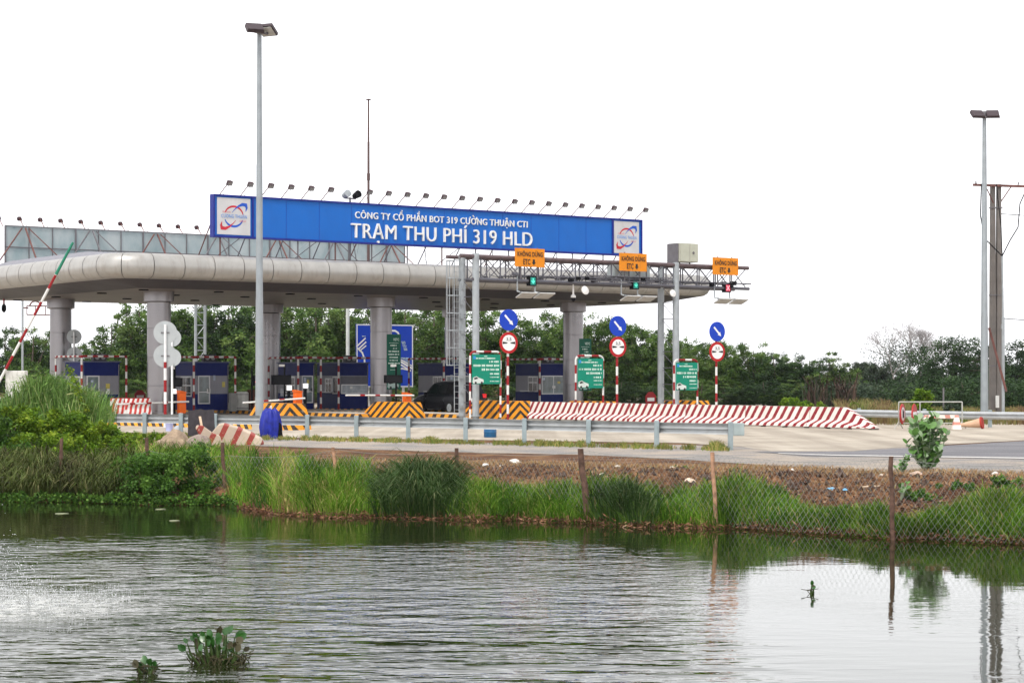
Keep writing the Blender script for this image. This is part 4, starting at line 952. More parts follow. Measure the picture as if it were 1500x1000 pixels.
for i, (px, Y, wpx) in enumerate(((711, 93.0, 44), (863.5, 95.3, 41), (1004.5, 98.0, 36))):
    t = thing('notice_board', f'green notice board in a striped hoop, {("beside the ladder leg", "beside the rightmost column", "by the right gantry legs")[i]}', 'notice board', at(px, Y), ANG - R(4), 'green notice boards in red and white hoops')
    w = wpx / FPX * Y / .845; zt = zof((515, 521, 527)[i], Y); zb = zof((562, 568, 571)[i], Y); h2 = w / 2; r_ = .22; foot = .1
    pts = [(-h2, 0, foot), (-h2, 0, zt - r_)] + [(-h2 + r_ - r_ * math.cos(R(a)), 0, zt - r_ + r_ * math.sin(R(a))) for a in (22, 45, 67, 90)] + [(h2 - r_ + r_ * math.sin(R(a)), 0, zt - r_ + r_ * math.cos(R(a))) for a in (0, 22, 45, 67, 90)] + [(h2, 0, foot)]
    q = MB(); q.bands(pts, .05, .42, 8, (1, 0)); q.build('hoop_frame', [M_red, M_white], t)
    q = MB(); q.box(.01, -.07, (zt + zb) / 2 - .07, w - .12, .03, zt - zb - .12); bd = q.build('board', M_gr, t)
    q = MB(); rnd = random.Random(i); zt2 = zt - .22
    word_lines(q, -.12, .06, zt2 - .02, .05, -.09, rnd); word_lines(q, -h2 + .27, h2 - .35, zt2 - .13, .07, -.09, rnd)
    for k, (a, h_) in enumerate(((.10, .10), (-.42, .11), (-.15, .11), (.12, .09), (.12, .05), (.12, .04))): word_lines(q, a * w, h2 - .12, zt2 - .30 - k * .19 + (.05 if k > 3 else 0), h_, -.09, rnd)
    q.build('lettering', M_txtw, bd)
    q = MB(); q.box(-h2 + .19, -.088, zt2 - .06, .13, .006, .15); q.build('emblem', mat('emblem_blue', (.03, .25, .6), .5), bd)
    q = MB(); car_picture(q, -h2 + .08, zb + .02, .62, -.09); q.build('car_picture', [mat('print_white', (.6, .65, .62), .5), M_txt], bd)
# banners on two columns
for i, (t_, lab) in enumerate(((18.8, 'tall dark green banner tied to the middle front column'), (32.3, 'tall dark green banner tied to the rightmost front column'))):
    base_ = cl(t_ + .45, 6.0 - .5); Y = base_.y; zt, zb = zof(489.5 if i == 0 else 496, Y), zof(570 if i == 0 else 572, Y); w = .92
    t = thing('column_banner', lab, 'banner', base_, ANG, 'green banners on the columns')
    q = MB(); q.box(0, -.1, (zt + zb) / 2, w, .02, zt - zb); q.build('sheet', M_gr2, t)
    q = MB(); rnd = random.Random(20 + i); put_text(q, 'VETC', -.05, .34, zt - .36, zt - .22, -.112, 0, .02)
    for k, (a, c, h_) in enumerate(((-.3, .3, .03), (-.22, .2, .09), (-.05, .25, .09), (-.34, .34, .09), (-.36, .36, .09), (-.28, .26, .09), (-.28, .26, .09), (-.36, .38, .09), (-.2, .2, .04), (-.24, .2, .03))): word_lines(q, a, c, zt - .5 - k * .165, h_, -.112, rnd)
    q.build('lettering', M_txtw, t)
    q = MB(); car_picture(q, -.42, zb + .06, .75, -.113); q.build('car_picture', [mat('print_pale', (.35, .45, .42), .5), M_txt], t)
    q = MB(); q.tube((0, .12, zt - .1), (0, -.1, zt - .1), .02); q.tube((0, .12, zb + .1), (0, -.1, zb + .1), .02); q.build('bracket', M_steel_d, t)
# big blue route map sign behind the booths
t = thing('route_map_sign', 'large blue road map sign with white route lines behind the banner column', 'sign', at(563.5, 135), ANG - R(6))
w, zt, zb = 4.35, zof(475, 135), zof(567, 135); q = MB(); q.box(0, 0, (zt + zb) / 2, w, .08, zt - zb); q.build('panel', M_sblue, t)
q = MB(); y = -.046; zc = lambda f: zb + (zt - zb) * f; xc = lambda f: -w / 2 + w * f
for a, c in ((.0, 1.0),):
    q.box(0, y, zt - .05, w, .006, .07); q.box(0, y, zb + .05, w, .006, .07); q.box(-w / 2 + .05, y, (zt + zb) / 2, .07, .006, zt - zb - .1); q.box(w / 2 - .05, y, (zt + zb) / 2, .07, .006, zt - zb - .1)
def line(pts, wd): ribbon(q, [(xc(a), zc(b_)) for a, b_ in pts], [wd] * len(pts), y - .006, 0)
line([(.55, .84), (.57, .88), (.6, .9), (.68, .9), (.73, .87), (.76, .8), (.76, .55), (.74, .49), (.70, .46)], .13); line([(.56, .86), (.545, .95)], .12)
line([(.02, .62), (.1, .55), (.14, .45), (.15, .2)], .12); line([(.0, .64), (.16, .78)], .1); line([(.03, .60), (.17, .72)], .1); line([(.05, .57), (.17, .66)], .08)
line([(.3, .66), (.98, .30)], .13); line([(.3, .62), (.96, .26)], .10); line([(.62, .52), (.98, .34)], .08); line([(.6, .22), (.68, .27), (.8, .3), (.95, .27)], .1); line([(.70, .46), (.76, .42)], .1)
q.build('route_lines', M_swhite, t)
rnd = random.Random(8); q = MB()
for k in range(7): word_lines(q, xc(.79 + .008 * k), xc(.86 + .006 * k), zc(.72 - .022 * k), .06, y - .01, rnd)
for k in range(4): word_lines(q, xc(.78 + .03 * k), xc(.92), zc(.46 - .022 * k), .06, y - .01, rnd)
word_lines(q, xc(.1), xc(.16), zc(.8), .06, y - .01, rnd); word_lines(q, xc(.04), xc(.12), zc(.08), .1, y - .01, rnd); q.build('lettering', M_txtw, t)
for x in (-1.2, 1.5):
    q = MB(); q.tube((x, .12, 0), (x, .12, zt - .3), .09); q.build('post', M_white, t, smooth=40)
# round signs seen from behind at the left
def back_sign(px, Y, pt, discs, pb, lab, banded=True, r_=.5):
    t = thing('round_sign_back', lab, 'sign', at(px, Y), R(8))
    zt = zof(pt, Y); q = MB()
    if banded: q.tube((0, 0, zof(530, Y)), (0, 0, zt), .055, n=8, mi=1); q.bands([(0, 0, 0), (0, 0, zof(530, Y))], .06, .48, 8, (1, 0))
    else: q.tube((0, 0, 0), (0, 0, zt), .05, n=8, mi=1)
    q.build('pole', [M_red, mat('pole_white', (.72, .74, .75), .45)], t)
    for py in discs:
        q = MB(); disc(q, r_, zof(py, Y), .06, .09); d_ = q.build('disc', M_sgrey, t, fix=True)
        q = MB(); q.box(0, .045, zof(py, Y), .34, .03, .05); q.build('clamp', M_steel_d, d_)
back_sign(242, 79, 475, (487, 521), 625, 'two grey disc backs on a red and white pole in front of the second column', True, .47)
back_sign(252, 92, 480, (494.5, 523.5), 600, 'pair of darker disc backs just behind the nearer grey ones', False, .42)
back_sign(108.5, 110, 486, (493, 519), 600, 'two dark disc backs on a thin pole right of the leftmost column', False, .41)

# ---------------------------------------------------------------- red and white concrete barriers
P0 = Vector((.95, 93.6, 0)); NB = 6; LT = 22.3; bars_l = [3.76] * 5 + [3.5]
names = ['first red and white concrete barrier, touching the yellow nose', 'second concrete barrier from the yellow nose', 'third concrete barrier from the yellow nose, middle of the row', 'fourth concrete barrier from the yellow nose', 'fifth concrete barrier, just before the sloping end piece', 'sloping end piece of the red and white concrete barrier row']
s_ = 0.0
for i, L in enumerate(bars_l):
    p = P0 - B * (s_ + L)     # origin at the near end; local +y runs back towards the booths
    t = thing('concrete_barrier', names[i], 'barrier', p, ANG, 'red and white concrete barriers in a row')
    g_ = .015
    def ring(y, h): 
        f = h / .86
        return [(-.32, y, .07), (.32, y, .07), (.30, y, .13 * f + .05), (.15, y, .36 * f), (.10, y, h), (-.10, y, h), (-.15, y, .36 * f), (-.30, y, .13 * f + .05)]
    q = MB()
    if i < 5: q.loft([ring(g_, .86), ring(L - g_, .86)])
    else: q.loft([ring(.02, .14), ring(1.55, .84), ring(1.62, .86), ring(L - g_, .86)])
    q.build('body', M_rw_barrier, t, fix=True)
    q = MB()
    for k in range(3): q.box(0, L * (k + .5) / 3, .036, .58, L / 3 - .3, .07)
    q.build('foot', M_conc, t)
    s_ += L

# ---------------------------------------------------------------- light masts
def mast_(p, H, r0, r1, lab, head):
    t = thing('light_mast', lab, 'light mast', p, 0)
    q = MB(); q.lathe([(r0 + .05, 0), (r0 + .05, .03)], 16); zz = [0, H * .33, H * .335, H * .66, H * .665, H]
    q.lathe([(r0 + (r1 - r0) * z / H + (.008 if k in (1, 3) else 0), z) for k, z in enumerate(zz)], 12); q.build('pole', mat('mast_steel', (.30, .33, .35), .5, metal=.3, var=.1, scale=2, dirt=.15), t, smooth=40)
    q = MB(); q.box(0, 0, .15, r0 * 3.2, r0 * 3.2, .3); q.build('base', M_conc, t)
    for j, (dx, dy, yaw, tilt) in enumerate(head):
        q = MB(); M_ = Matrix.Translation((dx, dy, H - .05)) @ Matrix.Rotation(R(yaw), 4, 'Z') @ Matrix.Rotation(R(tilt), 4, 'X')
        q.prism([(-.34, -.06), (.34, -.06), (.30, .1), (-.30, .1)], -.26, .26, 'y'); q.v = [tuple(M_ @ Vector(v)) for v in q.v]
        hd = q.build('lamp_head', mat('mast_lamp', (.05, .035, .04), .5), t, bevel=.02, fix=True)
        q = MB(); q.box(0, 0, -.07, .56, .42, .02, 0, M_); q.build('lamp_glass', mat('mast_lamp_glass', (.55, .55, .52), .2), hd)
    q = MB(); q.tube((head[0][0], head[0][1], H - .18), (head[-1][0], head[-1][1], H - .18), .045); q.tube((0, 0, H - .2), (0, 0, H + .12), r1 * 1.3); q.build('crossarm', M_steel_d, t)
mast_(at(380, 73.5), zof(42, 73.5), .155, .085, 'tall tapering grey light mast standing by the blue tarpaulin', [(-.14, -.3, 20, 35), (.30, .12, -28, -38)])
mast_(at(1442, 98), zof(167, 98), .20, .10, 'tall grey light mast at the right beside the concrete power poles', [(-.38, -.15, 12, 40), (.38, -.15, -4, 40)])
# ---------------------------------------------------------------- guard rails
def wbeam(name, lab, pts, ztop, posts, back=1, end_plate=False, h=.31):
    t = thing(name, lab, 'guard rail', (0, 0, 0))
    prof_ = [(.0, 0), (.01, -.02), (.075, -.06), (.08, -.10), (.01, -.14), (.01, -.17), (.08, -.21), (.075, -.25), (.01, -.29), (0, -.31)]
    rings = []
    for i, p in enumerate(pts):
        a = pts[max(0, i - 1)]; c = pts[min(len(pts) - 1, i + 1)]; d = Vector((c[0] - a[0], c[1] - a[1], 0)).normalized(); nr = Vector((-d.y, d.x, 0)) * back
        rings.append([Vector((p[0], p[1], ztop)) + nr * (o + .09) + Vector((0, 0, z)) for o, z in prof_] + [Vector((p[0], p[1], ztop)) + nr * (o + .084) + Vector((0, 0, z)) for o, z in prof_[::-1]])
    q = MB(); q.loft(rings); q.build('rail', mat('rail_steel', (.42, .44, .45), .38, metal=.35, var=.1, dirt=.2, dirtcol=(.25, .2, .16)), t, fix=True)
    for x, y in posts:
        q = MB(); q.box(x, y, (ztop + .04) / 2, .14, .14, ztop + .06); q.build('post', mat('rail_post', (.30, .36, .38), .5, metal=.2, var=.15, dirt=.3), t, bevel=.01)
        q = MB(); q.box(x, y + .085 * back, ztop - .155, .12, .06, .3); q.build('spacer', M_steel_d, t)
    if end_plate:
        x, y = pts[-1]; q = MB(); q.box(x + .16, y + .02, ztop - .16, .46, .12, .36); q.build('end_plate', mat('plate_steel', (.34, .40, .40), .5, metal=.2), t, bevel=.02)
    return t
pp = []
for px in (112, 163, 212, 265, 315, 384, 450, 522, 598, 682, 768, 862, 962, 1070):
    yt = 605 + (px - 100) * .0122 + max(0, px - 450) * .0055; Y = 1.35 * FPX / (yt - 550); pp.append(((px - 750) / FPX * Y, Y))
wbeam('guard_rail', 'near galvanised guard rail on posts between the gravel shoulder and the plaza', pp, .75, pp, 1, True)
pr = [at(px, Y) for px, Y in ((1236, 84), (1330, 81), (1420, 79), (1500, 77.5), (1600, 76), (1750, 74))]; pr = [(p.x, p.y) for p in pr]
prp = [(at(px, 84 - (px - 1236) * .0215)) for px in (1259, 1355, 1451, 1547, 1643)]
wbeam('guard_rail', 'far guard rail at the right edge running behind the barricade and power poles', pr, .66, [(p.x, p.y + .1) for p in prp], -1)

# ---------------------------------------------------------------- chain-link fence along the pond
FP = [(-60, 46.9, 645, 737), (90, 47.2, 642, 735), (216, 46.6, 641, 738), (329, 46.0, 648, 738), (492, 44.6, 655, 742), (671, 42.6, 656, 752), (857, 39.9, 657, 768), (1047, 38.5, 662, 773), (1307, 35.8, 668, 790), (1560, 34.0, 672, 804), (1800, 33.0, 676, 812)]
fence = thing('pond_fence', 'sagging chain link fence on crooked wooden stakes along the pond edge', 'fence', (0, 0, 0))
M_stake = mat('weathered_wood', (.13, .075, .055), .9, var=.4, scale=9, bump=.6); M_stake2 = mat('peeled_wood', (.42, .24, .15), .85, var=.4, scale=7, bump=.5)
rnd = random.Random(5); tops = []; 
leanx = [0, .02, -.02, -.12, -.13, -.07, -.2, -.09, -.06, 0, 0]
for i, (px, Y, yt, yb) in enumerate(FP):
    zt, zb = zof(yt, Y), min(zof(yb, Y), -.75) - .3; p = at(px, Y); bot = Vector((p.x - leanx[i] * .5, Y, zb)); top = Vector((p.x + leanx[i] * .5 * (1 if i % 2 else 1), Y, zt)); tops.append(((bot, top)))
    q = MB(); k = 9; pr_ = []
    for j in range(k):
        f = j / (k - 1); c = bot.lerp(top, f) + Vector((rnd.uniform(-.015, .015), rnd.uniform(-.015, .015), 0)); r_ = (.075 if i == 6 else .055) * (1 - .25 * f) * rnd.uniform(.85, 1.1)
        pr_.append([c + Vector((r_ * math.cos(a), r_ * math.sin(a), 0)) for a in [2 * math.pi * m_ / 8 for m_ in range(8)]])
    q.loft(pr_); q.build('stake', M_stake2 if i in (4, 7) else M_stake, fence, smooth=60)
M_wire = mat('wire_galvanised', (.26, .27, .25), .5, metal=.3)
for i in range(len(tops) - 1):
    (b0_, t0_), (b1_, t1_) = tops[i], tops[i + 1]; q = MB()
    W_ = (b1_ - b0_).length; nseg = int(W_ / .12)
    zlo0, zhi0 = max(b0_.z + .32, -.86), t0_.z - .05; zlo1, zhi1 = max(b1_.z + .32, -.86), t1_.z - .05
    if i < 4: zhi0 -= .25 + .5 * (i < 2); zhi1 -= .25 * (i < 3) + .5 * (i < 1)
    def fp(u, v):      # u along, v up; sagging sheet
        P_ = b0_.lerp(b1_, u); z = (zlo0 + (zlo1 - zlo0) * u) * (1 - v) + (zhi0 + (zhi1 - zhi0) * u) * v - .10 * v * math.sin(math.pi * u)
        return Vector((P_.x + .03 * math.sin(9 * u + 5 * v + i), P_.y + .07 * math.sin(7 * u + i * 2) * (1 - v) + .05 * math.sin(4 * v + u * 11) - .03, z))
    Hh = (zhi0 - zlo0); nv = max(6, int(Hh / .085)); sl = nv and (1.0 / nseg)
    for k in range(-nv, nseg + nv):
        for s_ in (1, -1):
            pts = []
            for j in range(0, nv + 1, 2):
                u = (k + s_ * j * .5 + (0 if s_ == 1 else nv * .5)) / nseg; 
                if 0 <= u <= 1: pts.append(fp(u, j / nv))
            if len(pts) > 1: q.path(pts, .0027, 3)
    top_w = [fp(j / 10, 1.0) for j in range(11)]; q.path(top_w, .005, 4)
    q.build('mesh_panel', M_wire, fence)

# ---------------------------------------------------------------- vegetation materials
L_grass = leafmat('bank_grass', [(.022, .062, .006), (.055, .14, .009), (.10, .225, .013), (.19, .30, .035), (.40, .31, .13)], nscale=.9)
L_grassd = leafmat('dark_grass', [(.025, .05, .015), (.04, .085, .02), (.07, .12, .035), (.20, .22, .10)], nscale=1.5)
L_dry = leafmat('dry_grass', [(.20, .11, .05), (.34, .21, .10), (.44, .31, .17), (.25, .25, .09)], nscale=1.2)
L_olive = leafmat('olive_reed', [(.05, .045, .018), (.065, .085, .022), (.10, .14, .03), (.20, .19, .08)], nscale=1.2)
L_reed = leafmat('tall_reed', [(.06, .13, .03), (.10, .20, .04), (.16, .28, .06), (.30, .33, .13)], nscale=.8)
L_bush = leafmat('bush_leaf', [(.03, .075, .008), (.085, .17, .012), (.17, .28, .02), (.30, .36, .035)], nscale=1.2)
L_creep = leafmat('creeper_leaf', [(.03, .07, .012), (.05, .12, .02), (.09, .19, .025), (.15, .26, .05)], nscale=1.5)
L_tree = leafmat('tree_leaf', [(.022, .050, .014), (.052, .105, .024), (.10, .175, .038), (.20, .27, .08)], trans=.2, nscale=.35)
L_tree2 = leafmat('dark_tree_leaf', [(.014, .030, .012), (.028, .058, .02), (.06, .11, .03)], trans=.15, nscale=.35)
L_far = leafmat('far_tree_leaf', [(.03, .05, .035), (.045, .07, .04), (.07, .09, .05)], trans=.15, nscale=.3)
L_litter = leafmat('leaf_litter', [(.06, .03, .02), (.16, .07, .04), (.28, .15, .08), (.40, .28, .18)], trans=0, nscale=1.0)
M_bark = mat('bark', (.09, .07, .055), .9, var=.3, scale=4, bump=.5)

rg = np.random.default_rng(11)
def ground_pts(px, d, extra=0.0):
    """points on the bank: px is where along the shore, d metres behind the water line"""
    X0 = np.interp(px, [p for p, _ in _wl], _wx); Y = shore(X0) + d; X = X0 * (Y / shore(X0)); return np.stack([X, Y, ground_h(X, Y, Y - shore(X)) + extra], 1)
def stuff(name, lab, cat, parts, m_):
    V, Q, r = join(parts); o = np_mesh(name, V, Q, r, m_); o['kind'] = 'stuff'; o['label'] = lab; o['category'] = cat; return o
def clumpy(px, s=60.0, seed=0.0):
    return np.array([noise.noise(Vector((p / s, seed, 0))) for p in px])
# green bank grass
N = 78000; px = rg.uniform(-330, 1900, N)
dm = np.interp(px, [-300, 150, 230, 350, 480, 560, 700, 1000, 1100, 1250, 1340, 1400, 1450, 1600, 1900], [2.0, 3.5, 6.5, 6.8, 5.2, 3.0, 1.9, 1.85, 2.0, .75, .4, .85, 1.3, 1.4, 1.4])
d = rg.uniform(.02, 1, N) ** 1.15 * dm * (1 + .35 * clumpy(px, 30, 2.0)); kk = ~((px > 150) & (px < 335) & (d < 2.3)) & ~((px < 150) & (d < 3.2)); px, d, dm = px[kk], d[kk], dm[kk]; N = len(px); P_ = ground_pts(px, d)
hgt = rg.uniform(.16, .40, N) * (1 + .5 * clumpy(px, 22, 5.0)) * np.interp(px, [250, 350, 520, 600, 1000, 1120, 1230, 1380], [1.35, 1.2, 1.0, .85, .95, .8, .6, .85]) * np.clip(1.25 - .35 * d / dm, .6, 1.2)
rv = np.clip(.42 + .55 * clumpy(px, 40, 9.0) + rg.normal(0, .22, N), 0, 1); ds = rg.uniform(0, 1, N) < .03; rv[ds] = 1.0
stuff('bank_grass', 'bright green grass growing down the pond bank to the water line', 'grass', [blade_arrays(rg, P_, hgt * rg.uniform(.6, 1.3, N), rg.uniform(.1, 1.2, N), rg.uniform(.010, .022, N), rv, droop=.15)], L_grass)
# yellow grass on the verge and dry stalks
N = 46000; px = rg.uniform(-200, 1900, N); d = rg.uniform(2.2, 7.2, N); keep = (d > 4.6 + 1.2 * clumpy(px, 35, 1.0)) | (rg.uniform(0, 1, N) < .22); px, d = px[keep], d[keep]; n_ = len(px)
keep2 = px > 350 - (d < 9) * 0; px, d = px[keep2], d[keep2]; n_ = len(px)
stuff('dry_grass', 'short dry orange-tan grass on the verge above the bank', 'grass', [blade_arrays(rg, ground_pts(px, d), rg.uniform(.03, .12, n_), rg.uniform(.3, 1.6, n_), rg.uniform(.008, .02, n_), np.clip(rg.normal(.4, .25, n_), 0, 1), droop=.3)], L_dry)
# weeds at the foot of the guard rail
N = 26000; px = rg.uniform(60, 1075, N); cl_ = clumpy(px, 28, 3.0) + .5 * clumpy(px, 9, 7.0)
k_ = cl_ + rg.normal(0, .18, N) > .0; px = px[k_]; cl_ = cl_[k_]; n_ = len(px)
Yr = np.interp(px, [p for p in (112, 450, 1070)], [68.9, 64.3, 55.6]) - rg.normal(.4, .55, n_); X = (px - 750) / FPX * Yr
stuff('roadside_weeds', 'yellow green tufts of weed along the foot of the near guard rail', 'weeds', [blade_arrays(rg, np.stack([X, Yr, np.zeros(n_)], 1), rg.uniform(.04, .16, n_) * (1 + 1.6 * np.clip(cl_, 0, 1)), rg.uniform(.2, 1.2, n_), rg.uniform(.012, .03, n_), np.clip(rg.normal(.55, .3, n_), 0, 1), droop=.2)], leafmat('weed_mix', [(.35, .24, .10), (.30, .26, .08), (.16, .20, .04), (.08, .15, .025)], nscale=.6))
# leaf litter and twigs on the slope
N = 26000; px = rg.uniform(560, 1900, N); d = rg.uniform(.8, 5.8, N); P_ = ground_pts(px, d, .012)
stuff('leaf_litter', 'brown dead leaves and twigs over the earthen slope', 'leaf litter', [leaf_arrays(rg, P_, rg.uniform(.03, .11, N), np.clip(.4 + .5 * clumpy(px, 25, 4.0) + rg.normal(0, .25, N), 0, 1), aspect=.35, up=-.4)], L_litter)
nC = 5200; px = rg.uniform(600, 1900, nC); d = rg.uniform(1.2, 5.4, nC) ; kc = clumpy(px, 20, 12.0) + rg.normal(0, .3, nC) > -.05; px, d = px[kc], d[kc]; nC = len(px)
CLOD = (ground_pts(px, d, .01), rg.gamma(2.0, .014, nC) + .008)
# tall dark grass clumps on the bank: things
def grass_clump(name, lab, pc, dc, wpx, dep, n_, h0, h1, m_, lean=(.2, .9), wd=(.016, .034), droop=.55, group=None, mean=.45, z0=0.0):
    px = np.clip(rg.normal(pc, wpx / 2.2, n_), pc - wpx, pc + wpx); dd_ = np.clip(rg.normal(dc, dep, n_), .05, 9)
    P_ = ground_pts(px, dd_, z0); h = (h0 * .7 + (h1 * 1.12 - h0 * .7) * rg.beta(2.2, 1.8, n_)) * (1 - .3 * ((px - pc) / wpx) ** 2) * (1 + .35 * clumpy(px, 11, pc * .1))
    az = np.arctan2(rg.normal(-.5, .7, n_), (px - pc) / wpx * 1.2 + rg.normal(0, .7, n_))
    V, Q, r = blade_arrays(rg, P_, h, rg.uniform(*lean, n_), rg.uniform(*wd, n_), np.clip(rg.normal(mean, .22, n_), 0, 1), az=az, droop=droop)
    o_ = P_.mean(0); o_[2] = P_[:, 2].min(); o = np_mesh(name, V - o_, Q, r, m_, loc=o_); tag(o, lab, 'grass clump', group); return o
G_ = 'tall grass clumps on the pond bank'
grass_clump('reed_clump', 'big dark clump of arching reeds at the water, middle of the bank', 612, .75, 62, .5, 2900, .5, 1.02, L_grassd, group=G_)
grass_clump('reed_clump', 'upright dark green grass clump right of the thick leaning stake', 915, .35, 45, .25, 1700, .45, .85, L_grassd, lean=(.1, .5), droop=.3, group=G_)
grass_clump('reed_clump', 'bright green grass clump around the peeled orange-brown stake', 1075, .9, 55, .4, 1900, .3, .62, L_grass, lean=(.1, .6), wd=(.012, .024), droop=.3, group=G_, mean=.5)
grass_clump('reed_clump', 'bright green grass clump at the right edge of the bank', 1460, .9, 50, .4, 1900, .3, .6, L_grass, lean=(.1, .6), wd=(.012, .022), droop=.3, group=G_, mean=.55)
grass_clump('reed_clump', 'mid green grass clump at the water beside the big dark reeds', 480, .7, 75, .45, 2200, .25, .5, L_grass, lean=(.1, .6), wd=(.01, .02), droop=.25, group=G_, mean=.65)
# hanging olive and brown reeds at the left shore
N = 10500; px = rg.uniform(-330, 200, N); d = rg.uniform(.05, 2.0, N); P_ = ground_pts(px, d); P_[:, 2] += np.clip(d, 0, 2.5) * .10
h = rg.uniform(.4, .82, N) * np.interp(px, [150, 205], [1, .75]) * (1 + .75 * clumpy(px, 14, 3.3)); az = rg.normal(-np.pi / 2, .9, N)
stuff('hanging_reeds', 'olive and brown reeds drooping over the water at the left shore', 'reeds', [blade_arrays(rg, P_, h, rg.uniform(.2, 1.1, N), rg.uniform(.022, .05, N), np.clip(.45 + 1.0 * clumpy(px, 22, 6.0) + rg.normal(0, .22, N), 0, 1), az=az, droop=.75)], L_olive)
# tall reeds behind
def tall_reeds(lab, pc, Y, w, ptop, n_, m_=None):
    H = zof(ptop, Y); x = rg.normal(0, w / 2.3, n_); y = rg.normal(0, .7, n_); h = H * rg.uniform(.55, 1.0, n_) * (1 - .25 * (x / w) ** 2)
    V, Q, r = blade_arrays(rg, np.stack([x, y, np.zeros(n_)], 1), h, rg.uniform(.05, .35, n_), rg.uniform(.018, .04, n_), np.clip(rg.normal(.5, .25, n_), 0, 1), droop=.18)
    C = np.stack([x, y, h * rg.uniform(.25, .9, n_)], 1); V2, Q2, r2 = leaf_arrays(rg, C, rg.uniform(.12, .3, n_), np.clip(rg.normal(.5, .25, n_), 0, 1), aspect=.14, up=-.5)
    V, Q, r = join([(V, Q, r), (V2, Q2, r2)])
    tag(np_mesh('tall_reeds', V, Q, r, m_ or L_reed, loc=at(pc, Y)), lab, 'reeds', 'tall reed stands at the left')
tall_reeds('tall light green reeds in front of the leftmost column', 68, 58, 1.1, 527, 3200)
tall_reeds('tall light green reeds reaching over the leftmost booth', 112, 57, .8, 548, 1900)
tall_reeds('shorter feathery reeds at the left frame edge below the raised boom', 18, 59, .8, 562, 1500)
tall_reeds('thin pale grass stems in front of the booth with the reeds', 140, 60, .4, 556, 450)
t = thing('weed_stalk', 'leaning leafy weed stalk with seed heads before the leftmost booth', 'plant', at(118, 56)); q = MB()
q.path([(-.35, 0, 2.35), (-.1, 0, 1.9), (.1, 0, 1.3), (.15, 0, 0)], .015, 5); q.build('stem', mat('green_stem', (.1, .15, .04), .7), t)
C = np.array([(-.35 + .5 * f + rg.normal(0, .07), rg.normal(0, .07), 2.35 - 1.3 * f + rg.normal(0, .05)) for f in rg.uniform(0, 1, 420)]); V, Q, r = leaf_arrays(rg, C, rg.uniform(.05, .12, len(C)), rg.uniform(.3, 1, len(C))); np_mesh('leaves', V, Q, r, L_bush, t)
# leafy bushes
def bush(name, lab, px, Y, w, h, n_, m_, ls=(.05, .1), z0=0.0, group=None, dep=None, cat='bush'):
    dep = dep or w * .6; nc = max(14, int(n_ / 130)); a = rg.uniform(0, 2 * np.pi, nc); rr = np.sqrt(rg.uniform(0, 1, nc)); cz = rg.uniform(.1, .95, nc)
    cx = np.cos(a) * rr * w / 2 * np.sqrt(1 - .75 * cz ** 2); cy = np.sin(a) * rr * dep / 2 * np.sqrt(1 - .75 * cz ** 2); ch = cz * h * rg.uniform(.8, 1.05, nc); cr_ = rg.uniform(.08, .17, nc) * h ** .5; cv = rg.uniform(.1, .9, nc)
    i = rg.integers(0, nc, n_); dv = rg.normal(size=(n_, 3)); dv /= np.linalg.norm(dv, axis=1)[:, None]
    C = np.stack([cx[i], cy[i], ch[i]], 1) + dv * (cr_[i] * rg.uniform(.5, 1.25, n_))[:, None]; C[:, 2] = np.maximum(C[:, 2], .01)
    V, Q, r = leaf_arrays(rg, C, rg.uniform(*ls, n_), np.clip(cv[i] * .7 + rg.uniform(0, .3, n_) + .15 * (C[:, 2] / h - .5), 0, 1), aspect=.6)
    t = thing(name, lab, cat, at(px, Y, z0), 0, group); np_mesh('foliage', V, Q, r, m_, t)
    q = MB(); rn = random.Random(int(px))
    for k in range(7): e = (rn.uniform(-.35, .35) * w, rn.uniform(-.3, .3) * dep, h * rn.uniform(.5, .85)); q.tube((e[0] * .15, e[1] * .15, -.1), e, .018, .007, 5)
    q.build('stem', M_bark, t); return t
GB = 'leafy bushes on the left bank'
for a in [('leafy_bush', 'yellow green bush below the tall reeds at the far left', 25, 51.5, 1.5, 1.25, 7000, L_bush, (.06, .12), .05), ('leafy_bush', 'rounded light green bush in front of the leftmost booth', 95, 51.2, 1.7, 1.12, 9000, L_bush, (.06, .12), 0),
          ('leafy_bush', 'light green bush sloping down to the start of the guard rail', 150, 53, 1.3, .85, 5000, L_bush, (.06, .11), 0), ('leafy_bush', 'dark green bush at the extreme left above the hanging reeds', 5, 50.3, 1.0, .95, 3600, L_creep, (.06, .11), .05),
          ('leafy_bush', 'olive leafed low bush left of the small fence stake', 62, 49.8, 1.9, .66, 5000, L_bush, (.05, .1), 0), ('leafy_bush', 'bush of off-frame foliage left of the reeds', -70, 54, 2.4, 1.4, 4200, L_bush, (.05, .1), 0),
          ('leafy_bush', 'dense mid green creeper bush leaning over the water beside the third stake', 250, 46.2, 2.9, 1.35, 14000, L_creep, (.05, .095), -.95), ('leafy_bush', 'low dark creeper bush between the hanging reeds and the dense creeper', 192, 46.6, 1.5, 1.0, 5000, L_creep, (.05, .09), -.92),
          ('leafy_bush', 'low yellow green weeds under the guard rail left of the rubble', 205, 61, 2.4, .30, 4200, L_bush, (.04, .08), 0), ('leafy_bush', 'small bright bush spilling over the hanging reeds near the first stake', 110, 49.2, 1.0, .62, 2600, L_bush, (.05, .09), -.1), ('leafy_bush', 'small dark bush spilling over the hanging reeds at the frame edge', 20, 48.6, .9, .7, 2600, L_creep, (.05, .09), -.2), ('leafy_bush', 'sprawling pale green weeds behind the second small stake', 165, 52.5, 1.7, .5, 3600, L_bush, (.04, .08), 0)]:
    bush(*a, group=GB)
N = 9000; px = rg.uniform(-300, 345, N); P_ = ground_pts(px, rg.uniform(-.35, .35, N)); P_[:, 2] = WATER_Z + rg.uniform(.01, .22, N) * (1 + .6 * clumpy(px, 14, 8.0))
